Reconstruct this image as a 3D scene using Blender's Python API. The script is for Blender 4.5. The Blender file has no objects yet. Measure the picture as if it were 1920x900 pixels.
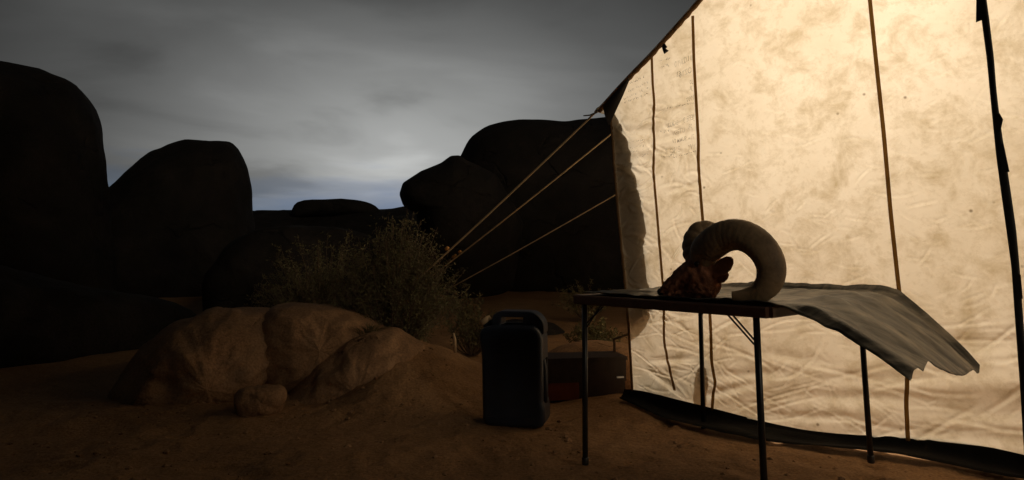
import bpy, math, random
import numpy as np
from mathutils import Vector, noise as mn

random.seed(7)
rng = np.random.default_rng(7)
C = bpy.context.scene.collection
S = bpy.context.scene

# ------------------------------------------------------------------ camera
F, HC, HY, TH = 1300.0, 0.95, 468.0, math.radians(7.0)     # focal length in px of a 1920 wide frame, eye height, horizon row, tilt
PPY = HY - F * math.tan(TH)
cam = bpy.data.cameras.new('camera')
cam.sensor_width = 36.0
cam.lens = 36.0 * F / 1920.0
cam.shift_y = (PPY - 450.0) / 1920.0
cam.clip_start, cam.clip_end = 0.05, 3000
camo = bpy.data.objects.new('camera', cam)
camo.location = (0, 0, HC)
camo.rotation_euler = (math.radians(90) + TH, 0, 0)
C.objects.link(camo)
S.camera = camo

# ------------------------------------------------------------------ world: night sky, town glow behind cloud
world = bpy.data.worlds.new('World')
S.world = world
world.use_nodes = True
wt = world.node_tree
wt.nodes.clear()


def N(tree, typ, **kw):
    n = tree.nodes.new(typ)
    for k, v in kw.items():
        if k.startswith('i_'):
            n.inputs[k[2:].replace('_', ' ')].default_value = v
        else:
            setattr(n, k, v)
    return n


def ramp(tree, fac, stops, interp='LINEAR'):
    r = tree.nodes.new('ShaderNodeValToRGB')
    r.color_ramp.interpolation = interp
    el = r.color_ramp.elements
    while len(el) < len(stops):
        el.new(0.5)
    for e, (p, c) in zip(el, stops):
        e.position = p
        e.color = (c[0], c[1], c[2], 1) if not isinstance(c, (int, float)) else (c, c, c, 1)
    tree.links.new(fac, r.inputs[0])
    return r


def math_n(tree, op, a, b=None):
    n = tree.nodes.new('ShaderNodeMath')
    n.operation = op
    for i, v in enumerate((a, b)):
        if v is None:
            continue
        if isinstance(v, (int, float)):
            n.inputs[i].default_value = v
        else:
            tree.links.new(v, n.inputs[i])
    return n.outputs[0]


def mixc(tree, fac, a, b, mode='MIX'):
    n = tree.nodes.new('ShaderNodeMix')
    n.data_type = 'RGBA'
    n.blend_type = mode
    for s, v in ((n.inputs[0], fac), (n.inputs[6], a), (n.inputs[7], b)):
        if isinstance(v, (int, float)):
            s.default_value = v
        elif isinstance(v, tuple):
            s.default_value = (v[0], v[1], v[2], 1)
        else:
            tree.links.new(v, s)
    return n.outputs[2]


SUN_AZ, SUN_EL = math.radians(146.0), math.radians(18.0)      # added unseen fill lamp behind the camera, right, brightens head and table
front_fill = bpy.data.lights.new('front_fill_light', 'SUN')
front_fill.energy = 0.30
front_fill.angle = math.radians(10)
front_fill.color = (1.0, 0.84, 0.64)
front_fill_ob = bpy.data.objects.new('front_fill_light', front_fill)
C.objects.link(front_fill_ob)
_sd = Vector((math.sin(SUN_AZ) * math.cos(SUN_EL), math.cos(SUN_AZ) * math.cos(SUN_EL), math.sin(SUN_EL)))
front_fill_ob.rotation_euler = _sd.to_track_quat('Z', 'Y').to_euler()
sky = N(wt, 'ShaderNodeTexSky', sky_type='NISHITA', sun_disc=False)
sky.sun_elevation = SUN_EL
sky.sun_rotation = SUN_AZ
sky.dust_density = 0.4
sky.ozone_density = 3.0
tc = N(wt, 'ShaderNodeTexCoord')
# clouds: flat layer seen in perspective, direction / elevation
sep = N(wt, 'ShaderNodeSeparateXYZ')
wt.links.new(tc.outputs['Generated'], sep.inputs[0])
el_ = math_n(wt, 'MAXIMUM', sep.outputs[2], 0.0)
den = math_n(wt, 'ADD', el_, 0.16)
comb = N(wt, 'ShaderNodeCombineXYZ')
wt.links.new(math_n(wt, 'DIVIDE', sep.outputs[0], den), comb.inputs[0])
wt.links.new(math_n(wt, 'DIVIDE', sep.outputs[1], den), comb.inputs[1])
n1 = N(wt, 'ShaderNodeTexNoise', i_Scale=1.05, i_Detail=6.0, i_Roughness=0.46, i_Distortion=0.5)
mp = N(wt, 'ShaderNodeMapping')
mp.inputs['Scale'].default_value = (1.0, 1.25, 1)
mp.inputs['Rotation'].default_value = (0, 0, math.radians(24))
mp.inputs['Location'].default_value = (3.1, 1.7, 0)
wt.links.new(comb.outputs[0], mp.inputs[0])
wt.links.new(mp.outputs[0], n1.inputs['Vector'])
cl = ramp(wt, n1.outputs['Fac'], [(0.30, 0.60), (0.48, 0.88), (0.70, 1.12)], 'EASE')
# brightness of the cloud base falls with angle from the glow
gd = Vector((math.sin(math.radians(-9.0)), math.cos(math.radians(-9.0)), math.tan(math.radians(7.0)))).normalized()
dot = N(wt, 'ShaderNodeVectorMath', operation='DOT_PRODUCT')
flat = N(wt, 'ShaderNodeVectorMath', operation='MULTIPLY')          # the glow lies wider than it is high
flat.inputs[1].default_value = (1, 1, 1.8)
wt.links.new(tc.outputs['Generated'], flat.inputs[0])
nrmv = N(wt, 'ShaderNodeVectorMath', operation='NORMALIZE')
wt.links.new(flat.outputs[0], nrmv.inputs[0])
wt.links.new(nrmv.outputs[0], dot.inputs[0])
dot.inputs[1].default_value = Vector((gd.x, gd.y, gd.z * 1.8)).normalized()
ang = math_n(wt, 'DIVIDE', math_n(wt, 'ARCCOSINE', dot.outputs['Value']), math.pi)
glow = ramp(wt, ang, [(0.0, 0.48), (0.03, 0.42), (0.06, 0.30), (0.085, 0.205), (0.12, 0.115), (0.18, 0.044), (0.28, 0.016), (0.6, 0.009), (1.0, 0.008)])
lit = mixc(wt, 1.0, glow.outputs[0], cl.outputs[0], 'MULTIPLY')
lit = mixc(wt, 1.0, lit, (0.97, 0.985, 0.965), 'MULTIPLY')
# clear strip low over the horizon shows the blue of the night sky
n2 = N(wt, 'ShaderNodeTexNoise', i_Scale=7.0, i_Detail=4.0, i_Roughness=0.5)
mp2 = N(wt, 'ShaderNodeMapping')
mp2.inputs['Scale'].default_value = (1.0, 1.0, 6.0)
wt.links.new(tc.outputs['Generated'], mp2.inputs[0])
wt.links.new(mp2.outputs[0], n2.inputs['Vector'])
lowv = math_n(wt, 'ADD', sep.outputs[2], math_n(wt, 'MULTIPLY', math_n(wt, 'SUBTRACT', n2.outputs['Fac'], 0.5), 0.09))
clear = ramp(wt, lowv, [(0.045, 0.85), (0.085, 0.40), (0.12, 0.0)], 'EASE')
skyb = mixc(wt, 1.0, sky.outputs[0], (0.020, 0.024, 0.032), 'MULTIPLY')
blue = mixc(wt, 1.0, lit, (0.55, 0.66, 1.05), 'MULTIPLY')
low = mixc(wt, 0.35, blue, skyb, 'MIX')
col = mixc(wt, clear.outputs[0], lit, low)
bg = N(wt, 'ShaderNodeBackground', i_Strength=1.0)
wt.links.new(col, bg.inputs[0])
wo = N(wt, 'ShaderNodeOutputWorld')
wt.links.new(bg.outputs[0], wo.inputs[0])

S.view_settings.view_transform = 'Standard'
S.view_settings.look = 'None'
S.view_settings.exposure = 0.0
S.view_settings.gamma = 1.0
S.cycles.max_bounces = 8
S.cycles.diffuse_bounces = 5
S.cycles.transmission_bounces = 6
S.cycles.transparent_max_bounces = 10
S.cycles.sample_clamp_indirect = 4.0

# ------------------------------------------------------------------ helpers
_fw = np.array([0, math.cos(TH), math.sin(TH)])
_up = np.array([0, -math.sin(TH), math.cos(TH)])


def ray(x, y):
    return _fw + np.array([1.0, 0, 0]) * (x - 960) / F - _up * (y - PPY) / F


def at(x, y, Y):                       # pixel of the photograph -> point at distance Y in front of the camera
    d = ray(x, y)
    return np.array([0, 0, HC]) + d * (Y / d[1])


def onz(x, y, z):                      # pixel -> point on a level plane
    d = ray(x, y)
    return np.array([0, 0, HC]) + d * ((z - HC) / d[2])


class MB:
    def __init__(s):
        s.v, s.f = [], []

    def add(s, vs, fs):
        b = len(s.v)
        s.v += [tuple(map(float, p)) for p in vs]
        s.f += [tuple(i + b for i in f) for f in fs]
        return s

    def box(s, lo, hi, M=None):
        x0, y0, z0 = lo
        x1, y1, z1 = hi
        vs = [Vector(p) for p in ((x0, y0, z0), (x1, y0, z0), (x1, y1, z0), (x0, y1, z0), (x0, y0, z1), (x1, y0, z1), (x1, y1, z1), (x0, y1, z1))]
        if M is not None:
            vs = [M @ p for p in vs]
        return s.add(vs, [(0, 3, 2, 1), (4, 5, 6, 7), (0, 1, 5, 4), (1, 2, 6, 5), (2, 3, 7, 6), (3, 0, 4, 7)])

    def tube(s, pts, rad, n=8, cap=True, flat=None):
        pts = [Vector(p) for p in pts]
        if not isinstance(rad, (list, tuple, np.ndarray)):
            rad = [rad] * len(pts)
        rings, prev = [], None
        for i, p in enumerate(pts):
            t = (pts[min(i + 1, len(pts) - 1)] - pts[max(i - 1, 0)]).normalized()
            if prev is None:
                a = Vector((0, 0, 1)) if abs(t.z) < 0.9 else Vector((1, 0, 0))
                u = t.cross(a).normalized()
            else:
                u = (prev - t * prev.dot(t)).normalized()
            prev = u
            w = t.cross(u)
            r = rad[i]
            rings.append([p + (u * math.cos(2 * math.pi * k / n) + w * math.sin(2 * math.pi * k / n)) * r for k in range(n)])
        vs = [q for r in rings for q in r]
        fs = []
        for i in range(len(rings) - 1):
            for k in range(n):
                fs.append((i * n + k, i * n + (k + 1) % n, (i + 1) * n + (k + 1) % n, (i + 1) * n + k))
        if cap:
            fs.append(tuple(range(n))[::-1])
            fs.append(tuple((len(rings) - 1) * n + k for k in range(n)))
        return s.add(vs, fs)

    def grid(s, P):                     # P[i][j] points
        P = np.asarray(P, float)
        a, b = P.shape[:2]
        idx = np.arange(a * b).reshape(a, b)
        fs = np.stack([idx[:-1, :-1], idx[1:, :-1], idx[1:, 1:], idx[:-1, 1:]], -1).reshape(-1, 4)
        return s.add(P.reshape(-1, 3).tolist(), fs.tolist())

    def build(s, name, mat, parent=None, smooth=True, origin=None):
        me = bpy.data.meshes.new(name)
        vs = s.v
        if origin is not None:
            o = origin
            vs = [(p[0] - o[0], p[1] - o[1], p[2] - o[2]) for p in vs]
        me.from_pydata(vs, [], s.f)
        me.materials.append(mat)
        if smooth:
            me.polygons.foreach_set('use_smooth', [True] * len(me.polygons))
        me.update()
        ob = bpy.data.objects.new(name, me)
        C.objects.link(ob)
        if parent is not None:
            ob.parent = parent
            pl = Vector(parent.location)
            if origin is None:
                me.transform(__import__('mathutils').Matrix.Translation(-pl))
            else:
                ob.location = Vector(origin) - pl
        elif origin is not None:
            ob.location = origin
        return ob


def empty(name, loc, label, cat, group=None):
    o = bpy.data.objects.new(name, None)
    o.empty_display_size = 0.1
    C.objects.link(o)
    o.location = loc
    return tag(o, label, cat, group)


def tag(o, label, cat, group=None, kind=None):
    if label:
        o['label'] = label
    if cat:
        o['category'] = cat
    if group:
        o['group'] = group
    if kind:
        o['kind'] = kind
    return o


def fbm(x, y, z=0.0, o=4, sc=1.0):
    return mn.fractal(Vector((x * sc, y * sc, z * sc)), 1.0, 2.0, o)


def sm(a, b, x):
    t = np.clip((x - a) / (b - a), 0, 1)
    return t * t * (3 - 2 * t)


# ------------------------------------------------------------------ materials
def mat(name):
    m = bpy.data.materials.new(name)
    m.use_nodes = True
    t = m.node_tree
    t.nodes.clear()
    out = t.nodes.new('ShaderNodeOutputMaterial')
    return m, t, out


def noise_n(t, scale, detail=5.0, rough=0.55, vec=None, dist=0.0):
    n = N(t, 'ShaderNodeTexNoise', i_Scale=scale, i_Detail=detail, i_Roughness=rough, i_Distortion=dist)
    if vec is None:
        c = t.nodes.new('ShaderNodeTexCoord')
        vec = c.outputs['Object']
    t.links.new(vec, n.inputs['Vector'])
    return n.outputs['Fac']


def simple(name, c1, c2, scale=8.0, rough=0.8, bump=0.3, bscale=60.0, metallic=0.0, spec=0.3, bdist=0.004):
    m, t, out = mat(name)
    p = t.nodes.new('ShaderNodeBsdfPrincipled')
    r = ramp(t, noise_n(t, scale), [(0.3, c1), (0.7, c2)])
    t.links.new(r.outputs[0], p.inputs['Base Color'])
    p.inputs['Roughness'].default_value = rough
    p.inputs['Metallic'].default_value = metallic
    p.inputs['Specular IOR Level'].default_value = spec
    if bump:
        b = N(t, 'ShaderNodeBump', i_Strength=bump, i_Distance=bdist)
        t.links.new(noise_n(t, bscale, 4.0), b.inputs['Height'])
        t.links.new(b.outputs[0], p.inputs['Normal'])
    t.links.new(p.outputs[0], out.inputs[0])
    return m


def canvas_mat(name, clean, dirt, trans, refl=0.30, stain=True):
    m, t, out = mat(name)
    tc_ = t.nodes.new('ShaderNodeTexCoord')
    v = tc_.outputs['Object']
    big = ramp(t, noise_n(t, 1.1, 7.0, 0.68, v, 0.2), [(0.36, 0.0), (0.74, 1.0)])
    mid = ramp(t, noise_n(t, 7.0, 9.0, 0.72, v, 0.3), [(0.46, 0.0), (0.74, 1.0)])
    fine = ramp(t, noise_n(t, 34.0, 4.0, 0.6, v), [(0.56, 0.0), (0.76, 1.0)])
    c = mixc(t, big.outputs[0], clean, tuple(clean[i] * 0.60 + dirt[i] * 0.40 for i in range(3)))
    c = mixc(t, math_n(t, 'MULTIPLY', mid.outputs[0], 0.80), c, dirt)
    c = mixc(t, math_n(t, 'MULTIPLY', fine.outputs[0], 0.30), c, dirt)
    # a few small scuffs
    vo = N(t, 'ShaderNodeTexVoronoi', i_Scale=6.0, i_Randomness=1.0)
    t.links.new(v, vo.inputs['Vector'])
    sp = ramp(t, vo.outputs['Distance'], [(0.02, 0.75), (0.06, 0.0)])
    c = mixc(t, sp.outputs[0], c, (dirt[0] * .35, dirt[1] * .3, dirt[2] * .25))
    b = N(t, 'ShaderNodeBump', i_Strength=0.35, i_Distance=0.004)
    hh = math_n(t, 'ADD', noise_n(t, 22.0, 5.0, 0.55, v, 1.2), math_n(t, 'MULTIPLY', noise_n(t, 240.0, 2.0, 0.5, v), 0.10))
    t.links.new(hh, b.inputs['Height'])
    tr = t.nodes.new('ShaderNodeBsdfTranslucent')
    df = t.nodes.new('ShaderNodeBsdfDiffuse')
    for s in (tr, df):
        t.links.new(c, s.inputs['Color'])
        t.links.new(b.outputs[0], s.inputs['Normal'])
    mx = t.nodes.new('ShaderNodeMixShader')
    mx.inputs[0].default_value = trans
    t.links.new(df.outputs[0], mx.inputs[1])
    t.links.new(tr.outputs[0], mx.inputs[2])
    t.links.new(mx.outputs[0], out.inputs[0])
    return m


M = {}
M['canvas'] = canvas_mat('canvas', (0.85, 0.77, 0.64), (0.42, 0.32, 0.17), 0.5)
M['seam'] = canvas_mat('canvas_seam', (0.22, 0.12, 0.035), (0.15, 0.08, 0.02), 0.5)
M['hem'] = canvas_mat('canvas_hem', (0.36, 0.22, 0.11), (0.2, 0.12, 0.05), 0.35)
M['dark_canvas'] = simple('dark_canvas', (0.05, 0.042, 0.034), (0.08, 0.065, 0.05), 10, 0.9, 0.3, 80)
M['black_vinyl'] = simple('black_vinyl', (0.006, 0.0055, 0.005), (0.011, 0.010, 0.009), 6, 0.8, 0.5, 24, spec=0.12, bdist=0.01)
M['zip'] = simple('zipper_black', (0.012, 0.012, 0.012), (0.02, 0.02, 0.02), 40, 0.6, 0.3, 300)
M['rope'] = simple('rope_tan', (0.58, 0.42, 0.23), (0.70, 0.52, 0.31), 60, 0.85, 0.6, 400)
M['toggle'] = simple('tensioner_orange', (0.55, 0.25, 0.06), (0.62, 0.32, 0.1), 30, 0.5, 0.1, 80)
M['coat'] = canvas_mat('dark_cloth', (0.28, 0.255, 0.21), (0.18, 0.16, 0.13), 0.5)
M['tmetal'] = simple('black_metal', (0.012, 0.012, 0.013), (0.022, 0.02, 0.018), 30, 0.38, 0.15, 150, metallic=0.0, spec=0.5)
M['tedge'] = simple('table_edge_brown', (0.10, 0.05, 0.032), (0.15, 0.075, 0.048), 25, 0.45, 0.1, 120, spec=0.5)
M['ttop'] = simple('table_top', (0.07, 0.05, 0.04), (0.1, 0.075, 0.06), 14, 0.5, 0.15, 90)
M['jug'] = simple('jug_blue', (0.020, 0.026, 0.042), (0.026, 0.034, 0.052), 20, 0.36, 0.18, 300, spec=0.5, bdist=0.001)
M['cap'] = simple('cap_tan', (0.58, 0.40, 0.22), (0.64, 0.46, 0.27), 20, 0.5, 0.1, 80)
M['horn'] = None
M['stone'] = None
M['boxdark'] = simple('box_dark', (0.030, 0.019, 0.014), (0.05, 0.03, 0.021), 20, 0.55, 0.2, 120)
M['boxred'] = simple('box_red', (0.13, 0.028, 0.012), (0.18, 0.04, 0.018), 20, 0.6, 0.2, 120)
M['chrome'] = simple('latch_metal', (0.5, 0.5, 0.5), (0.6, 0.6, 0.6), 20, 0.3, 0.0, 120, metallic=1.0)
M['foil'] = simple('foil', (0.8, 0.8, 0.8), (0.9, 0.9, 0.9), 20, 0.18, 0.3, 90, metallic=1.0)
M['twig'] = simple('twig', (0.10, 0.065, 0.04), (0.16, 0.11, 0.07), 30, 0.9, 0.3, 100)
M['leaf'] = simple('leaf_olive', (0.10, 0.092, 0.038), (0.19, 0.16, 0.075), 3, 0.7, 0.0)
M['leafdry'] = simple('leaf_dry', (0.15, 0.10, 0.045), (0.22, 0.16, 0.075), 3, 0.8, 0.0)
M['grass'] = simple('grass_dry', (0.12, 0.12, 0.05), (0.2, 0.18, 0.09), 3, 0.8, 0.0)
M['ink'] = None


def stone_mat(name, a, b, c, crack=True):
    m, t, out = mat(name)
    tc_ = t.nodes.new('ShaderNodeTexCoord')
    v = tc_.outputs['Object']
    p = t.nodes.new('ShaderNodeBsdfPrincipled')
    k = ramp(t, noise_n(t, 1.6, 7.0, 0.62, v, 0.4), [(0.3, a), (0.55, b), (0.75, c)])
    sp = ramp(t, noise_n(t, 70.0, 3.0, 0.6, v), [(0.35, 0.72), (0.62, 1.08)])
    t.links.new(mixc(t, 1.0, k.outputs[0], sp.outputs[0], 'MULTIPLY'), p.inputs['Base Color'])
    p.inputs['Roughness'].default_value = 0.9
    p.inputs['Specular IOR Level'].default_value = 0.2
    b1 = N(t, 'ShaderNodeBump', i_Strength=0.7, i_Distance=0.05)
    t.links.new(noise_n(t, 5.0, 9.0, 0.62, v), b1.inputs['Height'])
    if crack:
        vo = N(t, 'ShaderNodeTexVoronoi', feature='DISTANCE_TO_EDGE', i_Scale=0.7)
        mpv = N(t, 'ShaderNodeMapping')
        mpv.inputs['Scale'].default_value = (1.0, 1.0, 2.2)
        wv = N(t, 'ShaderNodeVectorMath', operation='ADD')
        nz_ = N(t, 'ShaderNodeTexNoise', i_Scale=3.0, i_Detail=5.0)
        t.links.new(v, nz_.inputs['Vector'])
        sc_ = N(t, 'ShaderNodeVectorMath', operation='SCALE')
        sc_.inputs['Scale'].default_value = 0.5
        t.links.new(nz_.outputs['Color'], sc_.inputs[0])
        t.links.new(v, wv.inputs[0])
        t.links.new(sc_.outputs[0], wv.inputs[1])
        t.links.new(wv.outputs[0], mpv.inputs[0])
        t.links.new(mpv.outputs[0], vo.inputs['Vector'])
        ck = ramp(t, math_n(t, 'ADD', vo.outputs['Distance'], math_n(t, 'MULTIPLY', ramp(t, noise_n(t, 1.3, 3.0, 0.5, v), [(0.44, 0.0), (0.56, 1.0)]).outputs[0], 0.05)), [(0.0, 0.0), (0.03, 1.0)])
        b0 = N(t, 'ShaderNodeBump', i_Strength=0.8, i_Distance=0.04)
        t.links.new(ck.outputs[0], b0.inputs['Height'])
        t.links.new(b0.outputs[0], b1.inputs['Normal'])
    b2 = N(t, 'ShaderNodeBump', i_Strength=0.4, i_Distance=0.006)
    t.links.new(noise_n(t, 120.0, 3.0, 0.6, v), b2.inputs['Height'])
    t.links.new(b1.outputs[0], b2.inputs['Normal'])
    t.links.new(b2.outputs[0], p.inputs['Normal'])
    t.links.new(p.outputs[0], out.inputs[0])
    return m


M['stone'] = stone_mat('granite', (0.23, 0.13, 0.066), (0.37, 0.215, 0.112), (0.45, 0.285, 0.165))
M['stone_unlit'] = stone_mat('granite_unlit', (0.013, 0.011, 0.009), (0.022, 0.018, 0.015), (0.036, 0.029, 0.024))  # near-black granite, the lack of light put into its colour
M['sand'] = stone_mat('sand', (0.28, 0.155, 0.072), (0.38, 0.215, 0.10), (0.44, 0.255, 0.128), False)


def horn_mat():
    m, t, out = mat('horn')
    p = t.nodes.new('ShaderNodeBsdfPrincipled')
    k = ramp(t, noise_n(t, 14.0, 6.0, 0.6), [(0.3, (0.20, 0.135, 0.075)), (0.7, (0.42, 0.29, 0.16))])
    t.links.new(k.outputs[0], p.inputs['Base Color'])
    p.inputs['Roughness'].default_value = 0.62
    b = N(t, 'ShaderNodeBump', i_Strength=0.5, i_Distance=0.004)
    t.links.new(noise_n(t, 90.0, 4.0), b.inputs['Height'])
    t.links.new(b.outputs[0], p.inputs['Normal'])
    t.links.new(p.outputs[0], out.inputs[0])
    return m


M['horn'] = horn_mat()
M['hide'] = simple('ram_hide', (0.16, 0.062, 0.034), (0.66, 0.29, 0.16), 16, 0.75, 0.8, 70, bdist=0.008)
M['ear'] = simple('ram_ear', (0.34, 0.15, 0.08), (0.55, 0.29, 0.17), 25, 0.8, 0.6, 90)
M['eye'] = simple('ram_eye', (0.012, 0.008, 0.006), (0.02, 0.012, 0.008), 40, 0.25, 0.0)
M['bone'] = simple('horn_core', (0.16, 0.10, 0.06), (0.24, 0.15, 0.09), 60, 0.8, 0.5, 150)


def sheet_mat():
    m, t, out = mat('grey_plastic_sheet')
    p = t.nodes.new('ShaderNodeBsdfPrincipled')
    tc_ = t.nodes.new('ShaderNodeTexCoord')
    mp_ = N(t, 'ShaderNodeMapping')
    mp_.inputs['Rotation'].default_value = (0, 0, math.radians(47.65))
    mp_.inputs['Scale'].default_value = (1.2, 7.0, 1.2)
    t.links.new(tc_.outputs['Object'], mp_.inputs[0])
    k = ramp(t, noise_n(t, 1.6, 7.0, 0.62, mp_.outputs[0], 0.5), [(0.38, (0.025, 0.022, 0.018)), (0.50, (0.13, 0.118, 0.09)), (0.66, (0.48, 0.42, 0.32))])
    t.links.new(k.outputs[0], p.inputs['Base Color'])
    p.inputs['Roughness'].default_value = 0.30
    b = N(t, 'ShaderNodeBump', i_Strength=0.4, i_Distance=0.008)
    t.links.new(noise_n(t, 26.0, 5.0, 0.55), b.inputs['Height'])
    t.links.new(b.outputs[0], p.inputs['Normal'])
    tr = t.nodes.new('ShaderNodeBsdfTranslucent')
    t.links.new(k.outputs[0], tr.inputs['Color'])
    mx = t.nodes.new('ShaderNodeMixShader')
    mx.inputs[0].default_value = 0.32
    t.links.new(p.outputs[0], mx.inputs[1])
    t.links.new(tr.outputs[0], mx.inputs[2])
    t.links.new(mx.outputs[0], out.inputs[0])
    return m


M['sheet'] = sheet_mat()


def ink_mat():
    m, t, out = mat('faded_ink')
    d = t.nodes.new('ShaderNodeBsdfDiffuse')
    d.inputs[0].default_value = (0.10, 0.075, 0.04, 1)
    tp = t.nodes.new('ShaderNodeBsdfTransparent')
    mx = t.nodes.new('ShaderNodeMixShader')
    f = ramp(t, noise_n(t, 30.0, 3.0), [(0.35, 0.15), (0.7, 0.62)])
    t.links.new(f.outputs[0], mx.inputs[0])
    t.links.new(tp.outputs[0], mx.inputs[1])
    t.links.new(d.outputs[0], mx.inputs[2])
    t.links.new(mx.outputs[0], out.inputs[0])
    return m


M['ink'] = ink_mat()

# ------------------------------------------------------------------ ground
E1 = np.array([math.cos(math.radians(-37.9)), math.sin(math.radians(-37.9)), 0])   # along the tent front
E2 = np.array([-E1[1], E1[0], 0])                                                   # into the tent
W0 = np.array([1.112, 3.95, 0])


def gz(x, y):
    """height of the sand and bedrock at x, y (arrays)"""
    x = np.asarray(x, float)
    y = np.asarray(y, float)
    z = 0.075 * np.exp(-((x - .71) ** 2 + (y - 4.36) ** 2) / .12)
    # smooth bedrock apron left behind the jug
    ax = sm(-1.2, -0.7, x) * (1 - sm(-0.55, 0.35, x))
    z = z + (0.16 + 0.24 * (1 - sm(-1.2, 0.1, x))) * sm(3.95, 4.95, y) * (1 - sm(5.0, 5.5, y)) * ax
    z = z + 0.10 * sm(4.6, 6.5, y) + 0.035 * np.clip(y - 7, 0, 60) * sm(7, 14, y)
    z = z + 0.015 * np.sin(2.3 * x + .7 * y) * np.sin(1.9 * y - .6 * x)
    z = z - 0.03 * sm(.2, 2.0, -x) * (1 - sm(3.8, 4.2, y))
    return z


def add_noise(X, Y, Z):
    out = Z.copy()
    for i in range(X.shape[0]):
        for j in range(X.shape[1]):
            x, y = X[i, j], Y[i, j]
            d = math.hypot(x, y)
            if d < 14:
                out[i, j] += 0.016 * fbm(x, y, 0, 5, 1.9) + 0.010 * abs(fbm(x + 9, y, 0, 3, 5.0))
            else:
                out[i, j] += 0.25 * fbm(x, y, 0, 4, 0.15)
    return out


FP = [(rng.uniform(-2.2, 2.2), rng.uniform(1.9, 4.6), rng.uniform(0, 6.28), rng.uniform(.006, .013)) for _ in range(110)]


def dents(X, Y, Z):
    for fx, fy, fa, fd in FP:
        m_ = (abs(X - fx) < .3) & (abs(Y - fy) < .3)
        ca, sa = math.cos(fa), math.sin(fa)
        u, v = (X - fx) * ca + (Y - fy) * sa, -(X - fx) * sa + (Y - fy) * ca
        r2 = (u / .13) ** 2 + (v / .05) ** 2
        Z += np.where(m_, -fd * np.exp(-r2 ** 2) + .5 * fd * np.exp(-((np.sqrt(r2) - 1.35) / .3) ** 2), 0)
    return Z


def axis(lo, a, b, hi, step, nfar):
    near = np.arange(a, b + 1e-6, step)
    fl = a - np.geomspace(step, a - lo, nfar)[::-1] if lo < a else np.array([])
    fr = b + np.geomspace(step, hi - b, nfar)
    return np.concatenate([fl, near, fr])


gx = axis(-260, -3.2, 3.4, 260, 0.03, 34)
gy = axis(-120, 1.2, 6.6, 420, 0.03, 34)
GX, GY = np.meshgrid(gx, gy, indexing='ij')
GZ = dents(GX, GY, add_noise(GX, GY, gz(GX, GY)))
g = MB().grid(np.stack([GX, GY, GZ], -1)).build('ground', M['sand'])
tag(g, 'reddish brown sandy desert ground with smooth bedrock', None, None, 'structure')
g['label'] = 'reddish brown sandy desert ground with low bedrock hump'


def ground_at(x, y):
    return float(gz(x, y))


# small stones lying about, too many to count
mb = MB()
for k in range(1500):
    x = rng.uniform(-2.6, 2.4)
    y = rng.uniform(2.2, 6.0)
    q = np.array([x, y, 0]) - W0
    if q @ E2 > -0.30:
        continue
    r = 0.004 + 0.016 * rng.random() ** 3
    z = ground_at(x, y) + 0.016 * fbm(x, y, 0, 5, 1.9) + 0.010 * abs(fbm(x + 9, y, 0, 3, 5.0))
    a0 = rng.uniform(0, 6.28)
    sx, sy, sz = r * rng.uniform(.8, 1.6), r * rng.uniform(.7, 1.1), r * rng.uniform(.4, .8)
    vs = [(0, 0, sz)]
    for t_ in range(6):
        a = t_ * math.pi / 3 + rng.uniform(-.3, .3)
        vs.append((sx * math.cos(a), sy * math.sin(a), sz * rng.uniform(.0, .4)))
    for t_ in range(6):
        vs.append((vs[t_ + 1][0] * .8, vs[t_ + 1][1] * .8, -sz))
    ca, sa = math.cos(a0), math.sin(a0)
    vs = [(x + p[0] * ca - p[1] * sa, y + p[0] * sa + p[1] * ca, z + p[2]) for p in vs]
    fs = [(0, i + 1, (i + 1) % 6 + 1) for i in range(6)] + [(i + 1, i + 7, (i + 1) % 6 + 7, (i + 1) % 6 + 1) for i in range(6)]
    mb.add(vs, fs)
tag(mb.build('gravel', M['stone'], smooth=False), 'scattered small pebbles on the sandy ground', 'gravel', None, 'stuff')


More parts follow.
